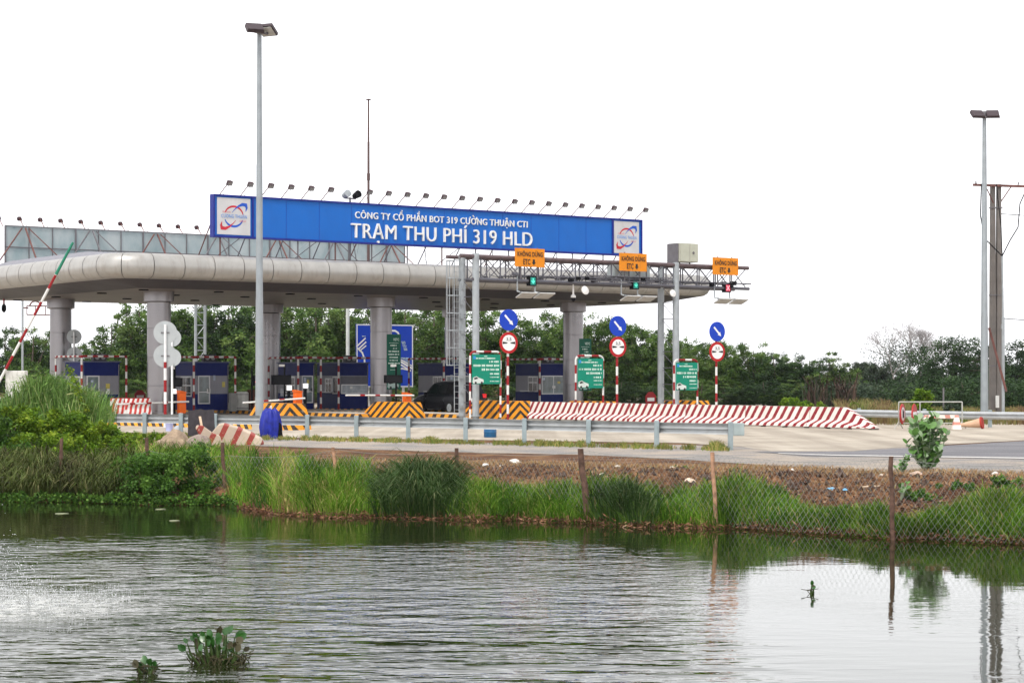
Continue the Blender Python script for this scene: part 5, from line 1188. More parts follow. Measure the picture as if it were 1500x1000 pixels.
stuff('shore_creeper', 'small round green leaves creeping along the left water line', 'creeper', [leaf_arrays(rg, P_, rg.uniform(.04, .09, N), np.clip(rg.normal(.5, .28, N), 0, 1), aspect=.8)], L_creep)
N = 9000; px = rg.uniform(345, 1900, N); P_ = ground_pts(px, rg.normal(.05, .09, N)); P_[:, 2] = WATER_Z + np.abs(rg.normal(.02, .05, N))
stuff('shore_litter', 'dark roots and dead stalks along the water line', 'plant litter', [leaf_arrays(rg, P_, rg.uniform(.05, .16, N), np.clip(rg.normal(.3, .25, N), 0, 1), aspect=.2)], L_litter)
for a in [('creeping_vine', 'green vine trailing down the bare slope right of the large milkweed', 1400, 38.6, .9, .22, 1500, L_creep, (.04, .08), -.2), ('creeping_vine', 'green vine patch at the right end of the slope', 1475, 38.6, .9, .28, 1900, L_creep, (.04, .08), -.2),
          ('creeping_vine', 'small dull green plant patch below the milkweed', 1350, 38.3, .8, .2, 1200, L_creep, (.04, .07), -.35), ('creeping_vine', 'low green patch on the rubble slope behind the sixth stake gap', 985, 44.5, 1.4, .12, 1500, L_creep, (.04, .07), -.1)]:
    bush(*a, group='creeping vines on the slope', cat='vine')

# milkweed: large oval grey-green leaves in pairs up pale stems
M_mlk = [mat('milkweed_leaf', (.085, .19, .04), .5, var=.2, scale=8), mat('milkweed_leaf_pale', (.24, .33, .19), .55, var=.15, scale=8)]
def oval_leaf(q, p, dr, nrm, L, mi):
    dr = dr.normalized(); s_ = dr.cross(nrm).normalized(); n2 = s_.cross(dr); W = L * .36
    pts = [(0, 0, 0), (.22, .8, .06), (.5, 1, .08), (.78, .75, .03), (1, 0, -.06), (.78, -.75, .03), (.5, -1, .08), (.22, -.8, .06)]
    vs = [p + dr * a * L + s_ * b_ * W + n2 * c * L for a, b_, c in pts] + [p + dr * .5 * L]
    q.add(vs, [(8, i, (i + 1) % 8) for i in range(8)], mi)
def milkweed(lab, px, Y, z0, H, ns, seed, spread=.35):
    t = thing('milkweed_plant', lab, 'plant', at(px, Y, z0), 0, 'milkweed plants'); rn = random.Random(seed); ql, qs = MB(), MB()
    qs.tube((0, 0, -.05), (.02, 0, .3), .025, .018, 7)
    for k in range(ns):
        az = rn.uniform(0, 6.28); hh = H * rn.uniform(.25, 1) if k else H; sp_ = spread * rn.uniform(.3, 1) * (1.25 - .5 * hh / H); pts = [Vector((math.cos(az) * sp_ * f ** .7, math.sin(az) * sp_ * f ** .7, hh * f)) for f in (0, .25, .5, .75, 1)]
        if k == 0: pts = [Vector((.12 * f, 0, hh * f)) for f in (0, .25, .5, .75, 1)]
        qs.path(pts, .012, 6); nl = int(hh / .085)
        for j in range(1, nl + 1):
            f = .12 + .88 * j / nl; c = pts[0].lerp(pts[-1], f); a0 = rn.uniform(0, 3.14)
            for s_ in (0, math.pi):
                dr = Vector((math.cos(a0 + s_), math.sin(a0 + s_), rn.uniform(.1, 1.0) + (.8 if j == nl else 0))); oval_leaf(ql, c, dr, Vector((rn.uniform(-.4, .4), rn.uniform(-.9, -.1), .8)), rn.uniform(.13, .21) * (1 if H > .5 else .65), 0 if rn.random() < .62 else 1)
    qs.build('stems', mat('pale_stem', (.25, .3, .2), .7), t); ql.build('leaves', M_mlk, t, smooth=60)
milkweed('large milkweed shrub with round pale green leaves at the road edge', 1358, 43.2, -.02, 1.2, 30, 3, .55)
milkweed('small milkweed plant left of the large one', 1322, 42.2, -.05, .38, 7, 5, .2)
milkweed('tiny milkweed sprout low on the bare slope', 1320, 38.3, -.32, .30, 5, 7, .1)
# water hyacinths floating in the pond
M_hy = [mat('hyacinth_leaf', (.018, .085, .008), .3, var=.25, scale=15, spec=.6), mat('hyacinth_dark', (.05, .045, .02), .6, var=.3)]
def hyacinth(lab, px, Y, W, H, nl, seed):
    t = thing('water_hyacinth', lab, 'water plant', at(px, Y, WATER_Z), 0, 'water hyacinths floating on the pond'); rn = random.Random(seed); ql, qs, qr = MB(), MB(), MB()
    for k in range(nl):
        x = rn.uniform(-.5, .5) * W; y = rn.uniform(-.3, .3) * W; h = H * rn.uniform(.35, 1) * (1 - .5 * abs(x) / W); tp = Vector((x * 1.25 + rn.uniform(-.04, .04), y + rn.uniform(-.04, .04), h))
        b_ = Vector((x * .8, y * .8, -.02)); md = b_.lerp(tp, .5) + Vector((x * .15, 0, 0)); qs.tube(b_, md, .012, .014, 6); qs.tube(md, tp, .014, .005, 6)
        dr = Vector((x * 2 / W + rn.uniform(-.7, .7), rn.uniform(-.6, .6), rn.uniform(.3, 1.3))); q_ = rn.uniform(.75, 1.15)
        oval_leaf(ql, tp, dr, Vector((rn.uniform(-.6, .6), -1, rn.uniform(-.2, .6))), rn.choice((.075, .1, .12)) * q_, 0 if rn.random() < .75 else 1)
    for k in range(int(nl * 2.6) if nl > 4 else 2):
        x = rn.uniform(-.6, .6) * W; y = rn.uniform(-.3, .3) * W; qr.path([(x, y, -.02), (x + rn.uniform(-.06, .06), y, rn.uniform(.02, .09)), (x + rn.uniform(-.12, .12), y + rn.uniform(-.05, .05), rn.uniform(0, .12))], .006, 4)
    qs.build('petioles', mat('hyacinth_stem', (.04, .07, .015), .5), t, smooth=60); ql.build('leaves', M_hy, t, smooth=60); qr.build('roots', M_hy[1], t)
hyacinth('largest water hyacinth with upright dark green leaves floating near the camera', 318, 20.5, .50, .34, 34, 2)
hyacinth('small water hyacinth left of the largest one', 214, 19.8, .13, .11, 7, 4)
hyacinth('tiny lone sprig of water plant in the calm right part of the pond', 1189, 27.0, .07, .15, 3, 9)
for px, Y, w in ((235, 44.0, .22), (440, 42.6, .3), (255, 40.5, .2), (90, 42.6, .28)):
    q = MB(); q.prism([(w * .5 * math.cos(a) * (1 + .2 * math.sin(3 * a)), .12 * math.sin(a)) for a in [2 * math.pi * k / 14 for k in range(14)]], 0, .012, 'z'); tag(q.build('floating_scrap', mat('scum', (.22, .24, .14), .7), loc=at(px, Y, WATER_Z)), f'thin pale scrap floating {"near the creeper bush" if px == 235 else "off the grassy point" if px == 440 else "in open water left of the grassy point" if px == 255 else "off the hanging reeds"}', 'scrap', 'pale scraps floating on the pond')
# spray of an off-frame aerator
def drops(n_, C, s):
    o8 = np.array([(1, 0, 0), (0, 1, 0), (-1, 0, 0), (0, -1, 0), (0, 0, 1), (0, 0, -1)], float); V = (C[:, None, :] + o8[None] * s[:, None, None]).reshape(-1, 3)
    f = [[0, 1, 4, 4], [1, 2, 4, 4]]; Q = []
    i = (np.arange(n_) * 6)[:, None]
    quads = [[0, 4, 2, 5], [1, 4, 3, 5], [0, 1, 2, 3]]
    return V, np.concatenate([i + [q_] for q_ in quads], 0), np.zeros(n_ * 3)
V, Q, r = drops(len(CLOD[0]), CLOD[0], CLOD[1]); o = np_mesh('soil_clods', V, Q, r, mat('soil', (.11, .075, .06), .95, var=.6, scale=5)); tag(o, 'dark clods of soil and small stones over the bare slope', 'soil', kind='stuff')
n1 = 9000; ctr = at(70, 26.2, WATER_Z); xx = 1.2 - rg.gamma(2.4, 1.3, n1); band = -.3 + .35 * np.sin(xx * .8); yy = rg.normal(0, 1.0, n1) - .25 * xx
C1 = np.stack([ctr.x + xx, ctr.y + yy, WATER_Z + np.abs(rg.normal(0, .016, n1)) * np.clip((1.3 - xx) / 1.6, .15, 1)], 1)
n2 = 900; ph = rg.uniform(0, 1, n2) ** .8; C2 = np.stack([at(0, 27).x - 1.3 + 1.7 * ph + rg.normal(0, .18, n2), 27.2 + rg.normal(0, .6, n2), WATER_Z + 1.5 * (1 - ph ** 2) * rg.uniform(.15, 1, n2) + .02], 1)
C = np.concatenate([C1, C2]); s_ = np.concatenate([rg.uniform(.0015, .006, n1), rg.uniform(.002, .009, n2)])
V, Q, r = drops(len(C), C, s_); m_ = mat('water_drop', (.85, .87, .88), .15, var=.02, spec=.9); o = np_mesh('water_spray', V, Q, r, m_); tag(o, 'white water spray and droplets thrown from the left frame edge', 'water spray', kind='stuff')

# ---------------------------------------------------------------- trees
def tree_kind(seed, H, Rr, nclu, nleaf, m_, ls=(.12, .25), low=.12, spike=.0, sparse=1.0):
    r_ = np.random.default_rng(seed); nl_ = 13; a = r_.uniform(0, 2 * np.pi, nl_); rt = np.sqrt(r_.uniform(.05, 1, nl_)) * Rr; zt = H * (1.02 - .42 * (rt / Rr) ** 2) * r_.uniform(.9, 1.0, nl_)
    li = r_.integers(0, nl_, nclu); f = r_.uniform(.05, 1, nclu); sp = Rr * .34 * (1 - .62 * f) * (1 - spike)
    cx = np.cos(a[li]) * rt[li] * f ** .6 + r_.normal(0, 1, nclu) * sp; cy = np.sin(a[li]) * rt[li] * f ** .6 + r_.normal(0, 1, nclu) * sp
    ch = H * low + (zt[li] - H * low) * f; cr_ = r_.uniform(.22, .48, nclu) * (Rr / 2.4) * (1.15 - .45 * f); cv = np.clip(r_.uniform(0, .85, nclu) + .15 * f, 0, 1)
    i = r_.integers(0, nclu, nleaf); dv = r_.normal(size=(nleaf, 3)); dv /= np.linalg.norm(dv, axis=1)[:, None]
    C = np.stack([cx[i], cy[i], ch[i]], 1) + dv * (cr_[i] * r_.uniform(.35, 1.35, nleaf))[:, None] * np.array([1, 1, .85])
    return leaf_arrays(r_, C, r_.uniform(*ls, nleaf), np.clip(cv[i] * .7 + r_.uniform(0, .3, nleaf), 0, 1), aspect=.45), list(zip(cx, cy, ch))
def make_tree(name, lab, loc, seed, H, Rr, nclu, nleaf, m_, group, **kw):
    t = thing(name, lab, 'tree', loc, 0, group); (V, Q, r), cl2 = tree_kind(seed, H, Rr, nclu, nleaf, m_, **kw); np_mesh('crown', V, Q, r, m_, t)
    q = MB(); rn = random.Random(seed); q.tube((0, 0, -.1), (.1, 0, H * .35), .13, .09, 8); q.tube((.1, 0, H * .35), (-.05, .05, H * .8), .09, .03, 7)
    for k in range(14):
        c = cl2[rn.randrange(len(cl2))]; b_ = H * rn.uniform(.12, .6); q.tube((.05, 0, b_), c, .045, .012, 5)
    q.build('trunk', M_bark, t); return t
kinds = [('acacia_tree', 7.4, 2.5, 190, 13000, L_tree, dict(spike=.1)), ('acacia_tree', 7.0, 2.2, 150, 11000, L_tree, dict(spike=.3)), ('acacia_tree', 7.2, 2.7, 200, 13500, L_tree2, dict(spike=.0)), ('acacia_tree', 6.6, 2.4, 150, 10500, L_tree, dict(spike=.25, low=.05))]
protos = {}
GT = 'trees in the row behind the toll plaza'
shade = ['olive green bushy tree', 'slender spiky topped tree', 'dark dense green tree', 'loose light topped tree']
# (px, crown top y, distance)
row = [(-60, 470, 150), (8, 474, 150), (48, 484, 148), (75, 492, 150), (128, 508, 152), (163, 464, 150), (205, 440, 150), (250, 435, 152), (292, 432, 150), (335, 436, 152), (378, 430, 150), (420, 436, 152), (462, 440, 150), (505, 436, 152), (548, 440, 152), (592, 446, 152), (636, 442, 150), (676, 452, 150), (712, 456, 148), (748, 463, 148), (786, 470, 147), (820, 462, 146), (858, 462, 145), (894, 466, 144), (926, 478, 142), (955, 482, 142), (984, 488, 140), (1014, 494, 138), (1044, 500, 136), (1076, 508, 134), (1104, 503, 133), (1134, 516, 132), (1160, 520, 132), (1186, 517, 131), (1214, 520, 130)]
place = ['at the far left edge of the frame', 'behind the leftmost column', 'in the first bay', 'in the second bay', 'behind the light mast', 'behind the banner column', 'behind the ladder leg', 'right of the rightmost column', 'behind the right gantry legs', 'behind the red and white barrier end']
rn = random.Random(2); seen = {}
def where(px):
    for lim, w in ((60, 'at the far left frame edge'), (130, 'beside the leftmost column'), (215, 'left of the second column'), (300, 'behind the booth with the white door'), (390, 'just left of the light mast'), (470, 'just right of the light mast'), (550, 'left of the blue map sign'), (640, 'behind the blue map sign'), (700, 'behind the ladder leg'), (760, 'behind the first blue arrow disc'), (850, 'just left of the rightmost column'), (910, 'behind the second blue arrow disc'), (975, 'left of the right gantry legs'), (1040, 'right of the right gantry legs'), (1110, 'behind the outermost arrow disc'), (1175, 'above the right half of the striped barrier'), (2000, 'above the sloping barrier end')):
        if px <= lim: return w
for ri, rowi in enumerate((row, [(p + 20, y + (14 if p < 650 else 12), Z + 9) for p, y, Z in row], [(p - 16, 545 + (p % 7) * 3, Z - 7) for p, y, Z in row[4:]])):
    for i, (px, ty, Y) in enumerate(rowi):
        k = rn.randrange(4); nm, H, Rr, nc, nl, m_, kw = kinds[k]; H_ = zof(ty, Y) * (1.13 if ri < 2 else 1) + rn.uniform(-.2, .2); s_ = H_ / H; loc = at(px, Y); rz = rn.uniform(0, 6.28)
        sz = (max(.75, s_ * rn.uniform(.9, 1.1)) if ri < 2 else .62,) * 2 + (s_,)
        nth = seen.get((ri, where(px)), 0); seen[(ri, where(px))] = nth + 1
        desc = ['olive', 'slender'][nth % 2] if False else ('first', 'second', 'third', 'fourth')[min(nth, 3)]
        lab = f'{shade[k].split()[0]} tree {where(px)}, {desc} ' + ('in the front row' if ri == 0 else 'in the back row' if ri == 1 else 'of the low undergrowth')
        if k not in protos:
            protos[k] = make_tree(nm, lab, loc, 40 + k, H, Rr, nc, nl, m_, GT, **kw); o = protos[k]; o.rotation_euler = (0, 0, rz); o.scale = sz
        else: o = dup(protos[k], loc, rz, lab, GT, sz)
# hazy and dark trees at the right
GR = 'trees at the right beyond the far guard rail'
for k, (px, ty, Y, H, Rr, m_, lab, kw) in enumerate([(1262, 532, 230, 7, 2.6, L_far, 'small hazy blue green tree left of the bare tree', {}), (1292, 530, 205, 7, 3.2, L_far, 'hazy rounded tree under the bare twigs, left', {}), (1330, 545, 195, 7, 3.4, L_far, 'hazy rounded tree under the bare twigs, middle', {}), (1362, 540, 190, 7, 3.2, L_far, 'hazy tree between the bare tree and the big dark tree', {}),
        (1398, 500, 165, 5.6, 2.9, L_tree2, 'big dark round tree left of the light mast at the right', dict(spike=.02)), (1432, 520, 168, 5.6, 2.3, L_tree2, 'dark tree partly behind the right light mast', {}), (1490, 506, 165, 5.6, 2.6, L_tree2, 'dark tree at the right frame edge beyond the power poles', {}), (1530, 512, 165, 5.6, 2.6, L_tree2, 'dark tree past the right frame edge', {}), (1238, 548, 175, 6, 2.4, L_far, 'low hazy tree behind the dead palm fronds', {}), (1475, 545, 175, 5, 2.6, L_tree2, 'dark low tree between the power poles and the frame edge', {}), (1600, 520, 165, 5.6, 3, L_tree2, 'dark tree far past the right frame edge', {}), (1410, 560, 120, 2.2, 3.2, L_tree2, 'dark low thicket below the big dark tree', dict(low=.02)), (1310, 568, 125, 2.2, 3.2, L_far, 'dull green thicket left of the barricade', dict(low=.02)), (1485, 562, 122, 2.2, 3.2, L_tree2, 'dark low thicket behind the power poles', dict(low=.02)), (1360, 566, 128, 2.2, 3.2, L_tree2, 'dark low thicket behind the barricade', dict(low=.02)), (1450, 560, 128, 2.2, 3.2, L_tree2, 'dark low thicket behind the right light mast', dict(low=.02)), (1260, 572, 124, 2.2, 3.0, L_far, 'dull green thicket behind the dead palm fronds', dict(low=.02))]):
    Hh = zof(ty, Y) * (1.12 if Y > 140 else 1.25); make_tree('broadleaf_tree' if Hh > 2.3 else 'thicket', lab, at(px, Y), 70 + k, Hh, Rr * (Hh / H if Hh > 2.3 else 1) * 1.4, 170, 13000, m_, GR, ls=(.14, .28), **kw)
# bare crowned tree
t = thing('bare_tree', 'leafless grey twiggy tree rising over the hazy trees', 'tree', at(1328, 190)); q = MB(); rn = random.Random(12)
def twig(p, d, L, r_, dep):
    e = p + d * L; q.tube(p, e, r_, r_ * .65, 5 if dep > 1 else 3, caps=False)
    if dep == 0: return
    for k in range(3 if dep > 2 else 4):
        nd = (d + Vector((rn.uniform(-.75, .75), rn.uniform(-.75, .75), rn.uniform(-.25, .5)))).normalized(); twig(e, nd, L * rn.uniform(.6, .8), r_ * .6, dep - 1)
for k in range(3): twig(Vector((-.8 + .8 * k, 0, 0)), Vector((-.25 + .25 * k, 0, 1)).normalized(), 2.2, .11, 6)
q.build('trunk', mat('grey_bark', (.27, .25, .25), .9, var=.2), t)
n_ = 4200; C = np.stack([rg.normal(0, 1.9, n_), rg.normal(0, 1.2, n_), rg.normal(4.0, .8, n_)], 1); V, Q, r = leaf_arrays(rg, C, rg.uniform(.1, .22, n_), rg.uniform(0, 1, n_)); np_mesh('crown', V, Q, r, L_far, t)
# dead palm fronds, bright shrubs, tall dry grass at the right
for px, w, top, lab in ((1196, .9, 535, 'left clump of brown dead palm fronds above the barrier'), (1236, 1.0, 530, 'right clump of brown dead palm fronds with one tall curved frond')):
    Y = 108; n_ = 130; Hh = zof(top, Y); P_ = np.stack([rg.normal(0, .35, n_), rg.normal(0, .3, n_), np.zeros(n_)], 1); az = rg.uniform(0, 6.28, n_)
    V, Q, r = blade_arrays(rg, P_, rg.uniform(.4, 1, n_) * Hh, rg.uniform(.05, .5, n_), rg.uniform(.04, .10, n_), np.clip(rg.normal(.4, .3, n_), 0, 1), az=az, droop=.3)
    tag(np_mesh('dead_palm', V, Q, r, leafmat('dead_frond', [(.02, .03, .015), (.045, .028, .024), (.10, .065, .05), (.03, .05, .02)], trans=.05), loc=at(px, Y)), lab, 'palm', 'dead palm clumps')
bush('green_shrub', 'bright green shrub right of the barrier end and the dead palms', 1252, 92, 1.3, .95, 2600, L_bush, (.08, .16))
bush('green_shrub', 'bright green creeper shrub rising behind the barricade frame', 1352, 90, 1.0, 1.55, 3600, L_bush, (.08, .16))
bush('green_shrub', 'low bright green growth peeking over the barrier near the dead palms', 1170, 104, 3.6, .85, 3200, L_bush, (.08, .16))
bush('green_shrub', 'small grey green shrub inside the barricade frame', 1393, 86, 1.0, .95, 1500, L_far, (.06, .12))
N = 30000; px = rg.uniform(1225, 1900, N); Y = rg.uniform(83, 116, N); X = (px - 750) / FPX * Y; mixv = np.clip(.45 + .55 * clumpy(px, 35, 2.5) + rg.normal(0, .2, N), 0, 1)
stuff('tall_dry_grass', 'tall tan and green grass behind the far guard rail', 'grass', [blade_arrays(rg, np.stack([X, Y, np.zeros(N)], 1), rg.uniform(.3, 1.0, N) * (1 + .4 * clumpy(px, 20, 1.0)) * np.interp(px, [1225, 1330, 1360], [1.1, .9, .45]), rg.uniform(.1, .5, N), rg.uniform(.02, .05, N), mixv, droop=.2)], leafmat('tall_grass_mix', [(.12, .07, .045), (.22, .16, .07), (.16, .17, .05), (.06, .11, .025)], nscale=.5))

# ---------------------------------------------------------------- debris and small things on the verge
def rock(lab, px, Y, w, h, seed, m_, name='rubble_rock'):
    import bmesh
    bm = bmesh.new(); bmesh.ops.create_icosphere(bm, subdivisions=3, radius=1)
    for v in bm.verts:
        nz_ = noise.noise(v.co * 1.1 + Vector((seed, 0, 0))); v.co *= 1 + .35 * nz_ + .08 * noise.noise(v.co * 4 + Vector((seed, 3, 0))); v.co.x *= w / 2; v.co.y *= w / 2.4; v.co.z = max(-.2, v.co.z) * h * .8
    me = bpy.data.meshes.new(name); bm.to_mesh(me); bm.free(); me.materials.append(m_); o = bpy.data.objects.new(name, me); COL.objects.link(o); o.location = at(px, Y, .05); o.rotation_euler = (0, 0, seed)
    return tag(o, lab, 'rubble', 'concrete rubble by the light mast')
M_rk = mat('rubble_tan', (.36, .27, .19), .9, var=.3, scale=3, dirt=.4, bump=.6)
rock('largest tan rubble lump below the lavender bucket', 258, 57.5, 1.0, .62, 1.3, M_rk); rock('grey brown rubble lump in front of the black board', 292, 57, .8, .42, 4.1, mat('rubble_grey', (.25, .20, .17), .9, var=.3, bump=.6)); rock('pale small rubble lump left of the tan one', 236, 56.5, .5, .28, 2.2, M_rk)
t = thing('broken_barrier', 'broken tilted concrete barrier with faded red stripes in front of the light mast', 'rubble', at(345, 59.5), R(-8)); q = MB()
out = [(-.98, 0), (-.86, .18), (-.62, .46), (-.48, .62), (-.36, .66), (.1, .54), (.5, .38), (.78, .22), (.86, .05), (.8, -.05)]
q.prism(out, -.22, .18); q.build('body', stripes('faded_red_stripes', (.50, .41, .32), (.30, .05, .04), (1, .3, -.5), .48, .62, wear=.9, chip=(.55, .45, .35)), t, bevel=.04, fix=True)
t = thing('broken_barrier', 'small broken concrete piece with red paint left of the striped slab', 'rubble', at(307, 58.8), R(12)); q = MB(); q.prism([(-.42, .52), (-.38, .62), (-.2, .6), (.1, .38), (.3, .3), (.4, 0), (-.1, 0), (-.3, .3)], -.15, .15); q.build('body', MATS['faded_red_stripes'], t, bevel=.03, fix=True)
t = thing('black_board', 'dark grey board propped upright behind the rubble', 'board', at(295, 61), R(6)); q = MB(); q.prism([(-.42, 0), (.43, 0), (.38, .84), (.1, .82), (-.02, .86), (-.41, .80)], -.015, .015); o = q.build('sheet', mat('black_sheet', (.035, .03, .035), .7, var=.4, scale=6), t); o.rotation_euler = (R(-12), 0, 0); o.location = (0, 0, .22)
q = MB(); q.beam((-.07, 0, .72), (.12, -.35, .02), .07, .03); tag(q.build('wooden_stick', mat('pale_wood', (.6, .45, .32), .8), loc=at(296, 60.4, .12)), 'pale wooden stick leaning on the dark grey board', 'stick')
# tarpaulin draped over a stand
t = thing('blue_tarpaulin', 'crumpled blue tarpaulin hanging over a stand beside the light mast', 'tarpaulin', at(397, 65.2)); q = MB(); rings = []; rn = random.Random(3)
ph_ = [rn.uniform(0, 6.28) for _ in range(6)]
for j, (z, rx, ry) in enumerate(((.98, .08, .05), (.96, .17, .12), (.86, .27, .2), (.62, .32, .24), (.35, .34, .26), (.12, .31, .25), (.0, .28, .24))):
    rings.append([((rx * (1 + .17 * j / 6 * math.sin(8 * a + ph_[0] + z) + .13 * j / 6 * math.sin(13 * a + ph_[1] + 1.5 * z))) * math.cos(a) - (.0 if j else -.02), ry * (1 + .14 * math.sin(9 * a + ph_[2])) * math.sin(a), z + .07 * math.sin(5 * a + ph_[3]) * (j > 0)) for a in [2 * math.pi * k / 56 for k in range(56)]])
q.loft(rings); q.build('sheet', mat('tarp_blue', (.012, .022, .26), .4, var=.35, scale=5), t, smooth=70, fix=True)
q = MB(); q.tube((0, 0, 0), (0, 0, 1.1), .03); q.build('stand', M_white, t)
o = rock('black bin bag slumped against the blue tarpaulin', 409, 65.1, .24, .55, 6.6, M_black, 'bin_bag'); o['category'] = 'bag'; del o['group']; o.location.z = .12
q = MB(); q.lathe([(.13, 0), (.16, .38), (.17, .4), (.15, .4), (.12, .03)], 20); tag(q.build('bucket', mat('lavender', (.42, .44, .68), .5), loc=at(248, 74), smooth=40), 'lavender plastic bucket under the two grey disc backs', 'bucket')
o = rock('grey plastic bag beside the lavender bucket', 260, 73, .36, .24, 3.3, mat('bag_grey', (.40, .42, .45), .5), 'plastic_bag'); o['category'] = 'bag'; del o['group']
t = thing('blue_drum', 'cut down blue plastic drum standing behind the near guard rail', 'drum', at(718, 66.5)); q = MB(); q.lathe([(.20, 0), (.215, .02), (.215, .17), (.225, .19), (.215, .21), (.215, .36), (.2, .36), (.19, .05)], 24, mi=0); q.build('body', mat('drum_blue', (.01, .10, .24), .45, var=.2, dirt=.3), t, smooth=40)
def crumple(name, lab, px, d, s, col, seed, cat='litter'):
    P1 = ground_pts(np.array([float(px)]), np.array([float(d)]))[0]; o = rock(lab, px, 40, s * .8, s * .28, seed, mat('litter_' + str(seed), col, .6, var=.2), name); o.location = (P1[0], P1[1], P1[2] + .03); o['category'] = cat; o['group'] = 'litter on the bank'
for i, (px, d, s, col, lab) in enumerate([(755, 6.6, .38, (.72, .68, .62), 'white plastic bag on the gravel edge above the dark reeds'), (712, 5.4, .22, (.75, .75, .74), 'small white bag between the reeds and the leaning stake'), (735, 5.2, .16, (.7, .66, .6), 'white scrap just right of the small white bag'), (885, 4.1, .32, (.7, .66, .55), 'pale flattened bag on the slope behind the leaning stake'), (1010, 3.6, .30, (.65, .5, .38), 'tan cardboard lump left of the peeled stake'), (1218, 2.6, .22, (.18, .42, .62), 'light blue plastic bag on the slope'), (1238, 2.5, .16, (.15, .38, .6), 'second smaller blue plastic bag beside the first'), (1160, 5.2, .24, (.75, .72, .68), 'white paper on the dry verge'), (1288, 5.4, .2, (.6, .5, .4), 'beige scrap left of the rust brown stake'), (1460, 6.0, .24, (.75, .72, .68), 'white scrap on the verge near the right frame edge'), (1100, .25, .12, (.75, .7, .6), 'pale scrap at the water line right of the peeled stake'), (1345, 5.0, .4, (.5, .36, .28), 'pinkish flat stone below the milkweed'), (905, 5.9, .18, (.7, .65, .58), 'pale pebble like scrap above the leaning stake'), (1270, 3.2, .16, (.7, .68, .65), 'white scrap behind the rust brown stake'), (985, 5.8, .16, (.62, .55, .45), 'small pale stone on the dry verge')]):
    crumple('litter_scrap', lab, px, d, s, col, i + 1.7)
q = MB(); rn = random.Random(7)
def pipe(lab, px0, px1, d0, d1, r_, m_):
    a = ground_pts(np.array([float(px0), float(px1)]), np.array([float(d0), float(d1)]), .05); q = MB(); q.tube(a[0], a[1], r_, r_ * .7, 6); tag(q.build('fallen_branch', m_), lab, 'branch', 'branches lying on the slope')
pipe('pale stick lying on the slope behind the rust brown stake', 1262, 1330, 2.8, 3.8, .022, MATS['pale_wood']); pipe('grey branch lying across the slope at the right', 1350, 1420, 2.0, 3.2, .025, M_stake2); pipe('dark branch at the water line at the right', 1400, 1480, .15, .5, .02, M_stake)
# ---------------------------------------------------------------- right side furniture
t = thing('barricade_frame', 'light steel frame barricade carrying two round traffic discs', 'barricade', at(1363, 77.6), R(3)); Yb = 77.6
zt = zof(588.5, Yb) - .0; hw = 47 / FPX * Yb; q = MB(); 
q.tube((-hw, 0, zt), (hw, 0, zt), .025); q.tube((-hw, 0, .22), (hw, 0, .22), .02)
for x in (-hw, -hw + .85, hw): q.tube((x, 0, .1), (x, 0, zt), .025)
for x in (-hw, -hw + .85, hw):
    q.tube((x, 0, .28), (x - .22, -.2, 0), .02); q.tube((x, 0, .28), (x + .22, .2, 0), .02)
q.build('frame', mat('frame_steel', (.42, .43, .40), .5, metal=.2), t)
for px, r_, k in ((1321, .4, 0), (1338.5, .4, 1)):
    x = (px - 1363) / FPX * Yb; z = zof(606, Yb); s_ = MB(); disc(s_, r_, 0, -.02, .02); d_ = s_.build('traffic_disc', M_sred, t, fix=True); d_.location = (x, -.05, z); d_.rotation_euler = (0, 0, R(62))
    s_ = MB()
    if k == 0: disc(s_, r_ * .68, 0, -.03, -.022); s_.build('white_field', M_swhite, d_, fix=True); s_ = MB(); s_.box(-.05, -.036, .02, .08, .008, .34); s_.box(.07, -.036, -.02, .08, .008, .28); s_.build('arrow_mark', M_txt, d_)
    else: s_.box(0, -.026, 0, .58, .008, .17); s_.build('white_bar', M_swhite, d_)
t = thing('trestle_barrier', 'low pink and white trestle barrier in front of the far guard rail', 'barrier', at(1379, 76.6), 0); q = MB(); hw = 22 / FPX * 76.6
q.box(0, 0, .50, hw * 2 + .1, .1, .13); q.build('plank', stripes('plank_stripes', (.75, .68, .62), (.55, .25, .20), (1, 0, .3), .5, .6, wear=.5), t)
for s_ in (-1, 1):
    q = MB(); q.loft([[(s_ * hw + a * .17, b_ * .17, 0) for a, b_ in ((-1, -1), (1, -1), (1, 1), (-1, 1))], [(s_ * hw + a * .07, b_ * .07, .56) for a, b_ in ((-1, -1), (1, -1), (1, 1), (-1, 1))]]); q.build('leg', stripes('leg_stripes', (.78, .72, .66), (.6, .25, .2), (0, 0, 1), .3, .6, wear=.4), t, fix=True)
t = thing('fallen_cone', 'faded traffic cone lying on its side with its red base towards the road', 'traffic cone', at(1437, 77.2, .24)); q = MB(); M_ = Matrix.Rotation(R(-62), 4, 'Z') @ Matrix.Rotation(R(90), 4, 'X')
q.tube(Vector((-.85, .45, -.12)), Vector((0, 0, 0)), .04, .2, 18, 0); q.build('cone_body', mat('cone_faded', (.55, .36, .24), .7), t, smooth=40); q = MB(); q.tube(Vector((0, 0, 0)), Vector((.06, -.03, .01)), .24, .24, 18); q.build('cone_base', mat('cone_red', (.35, .03, .02), .7), t, smooth=40)
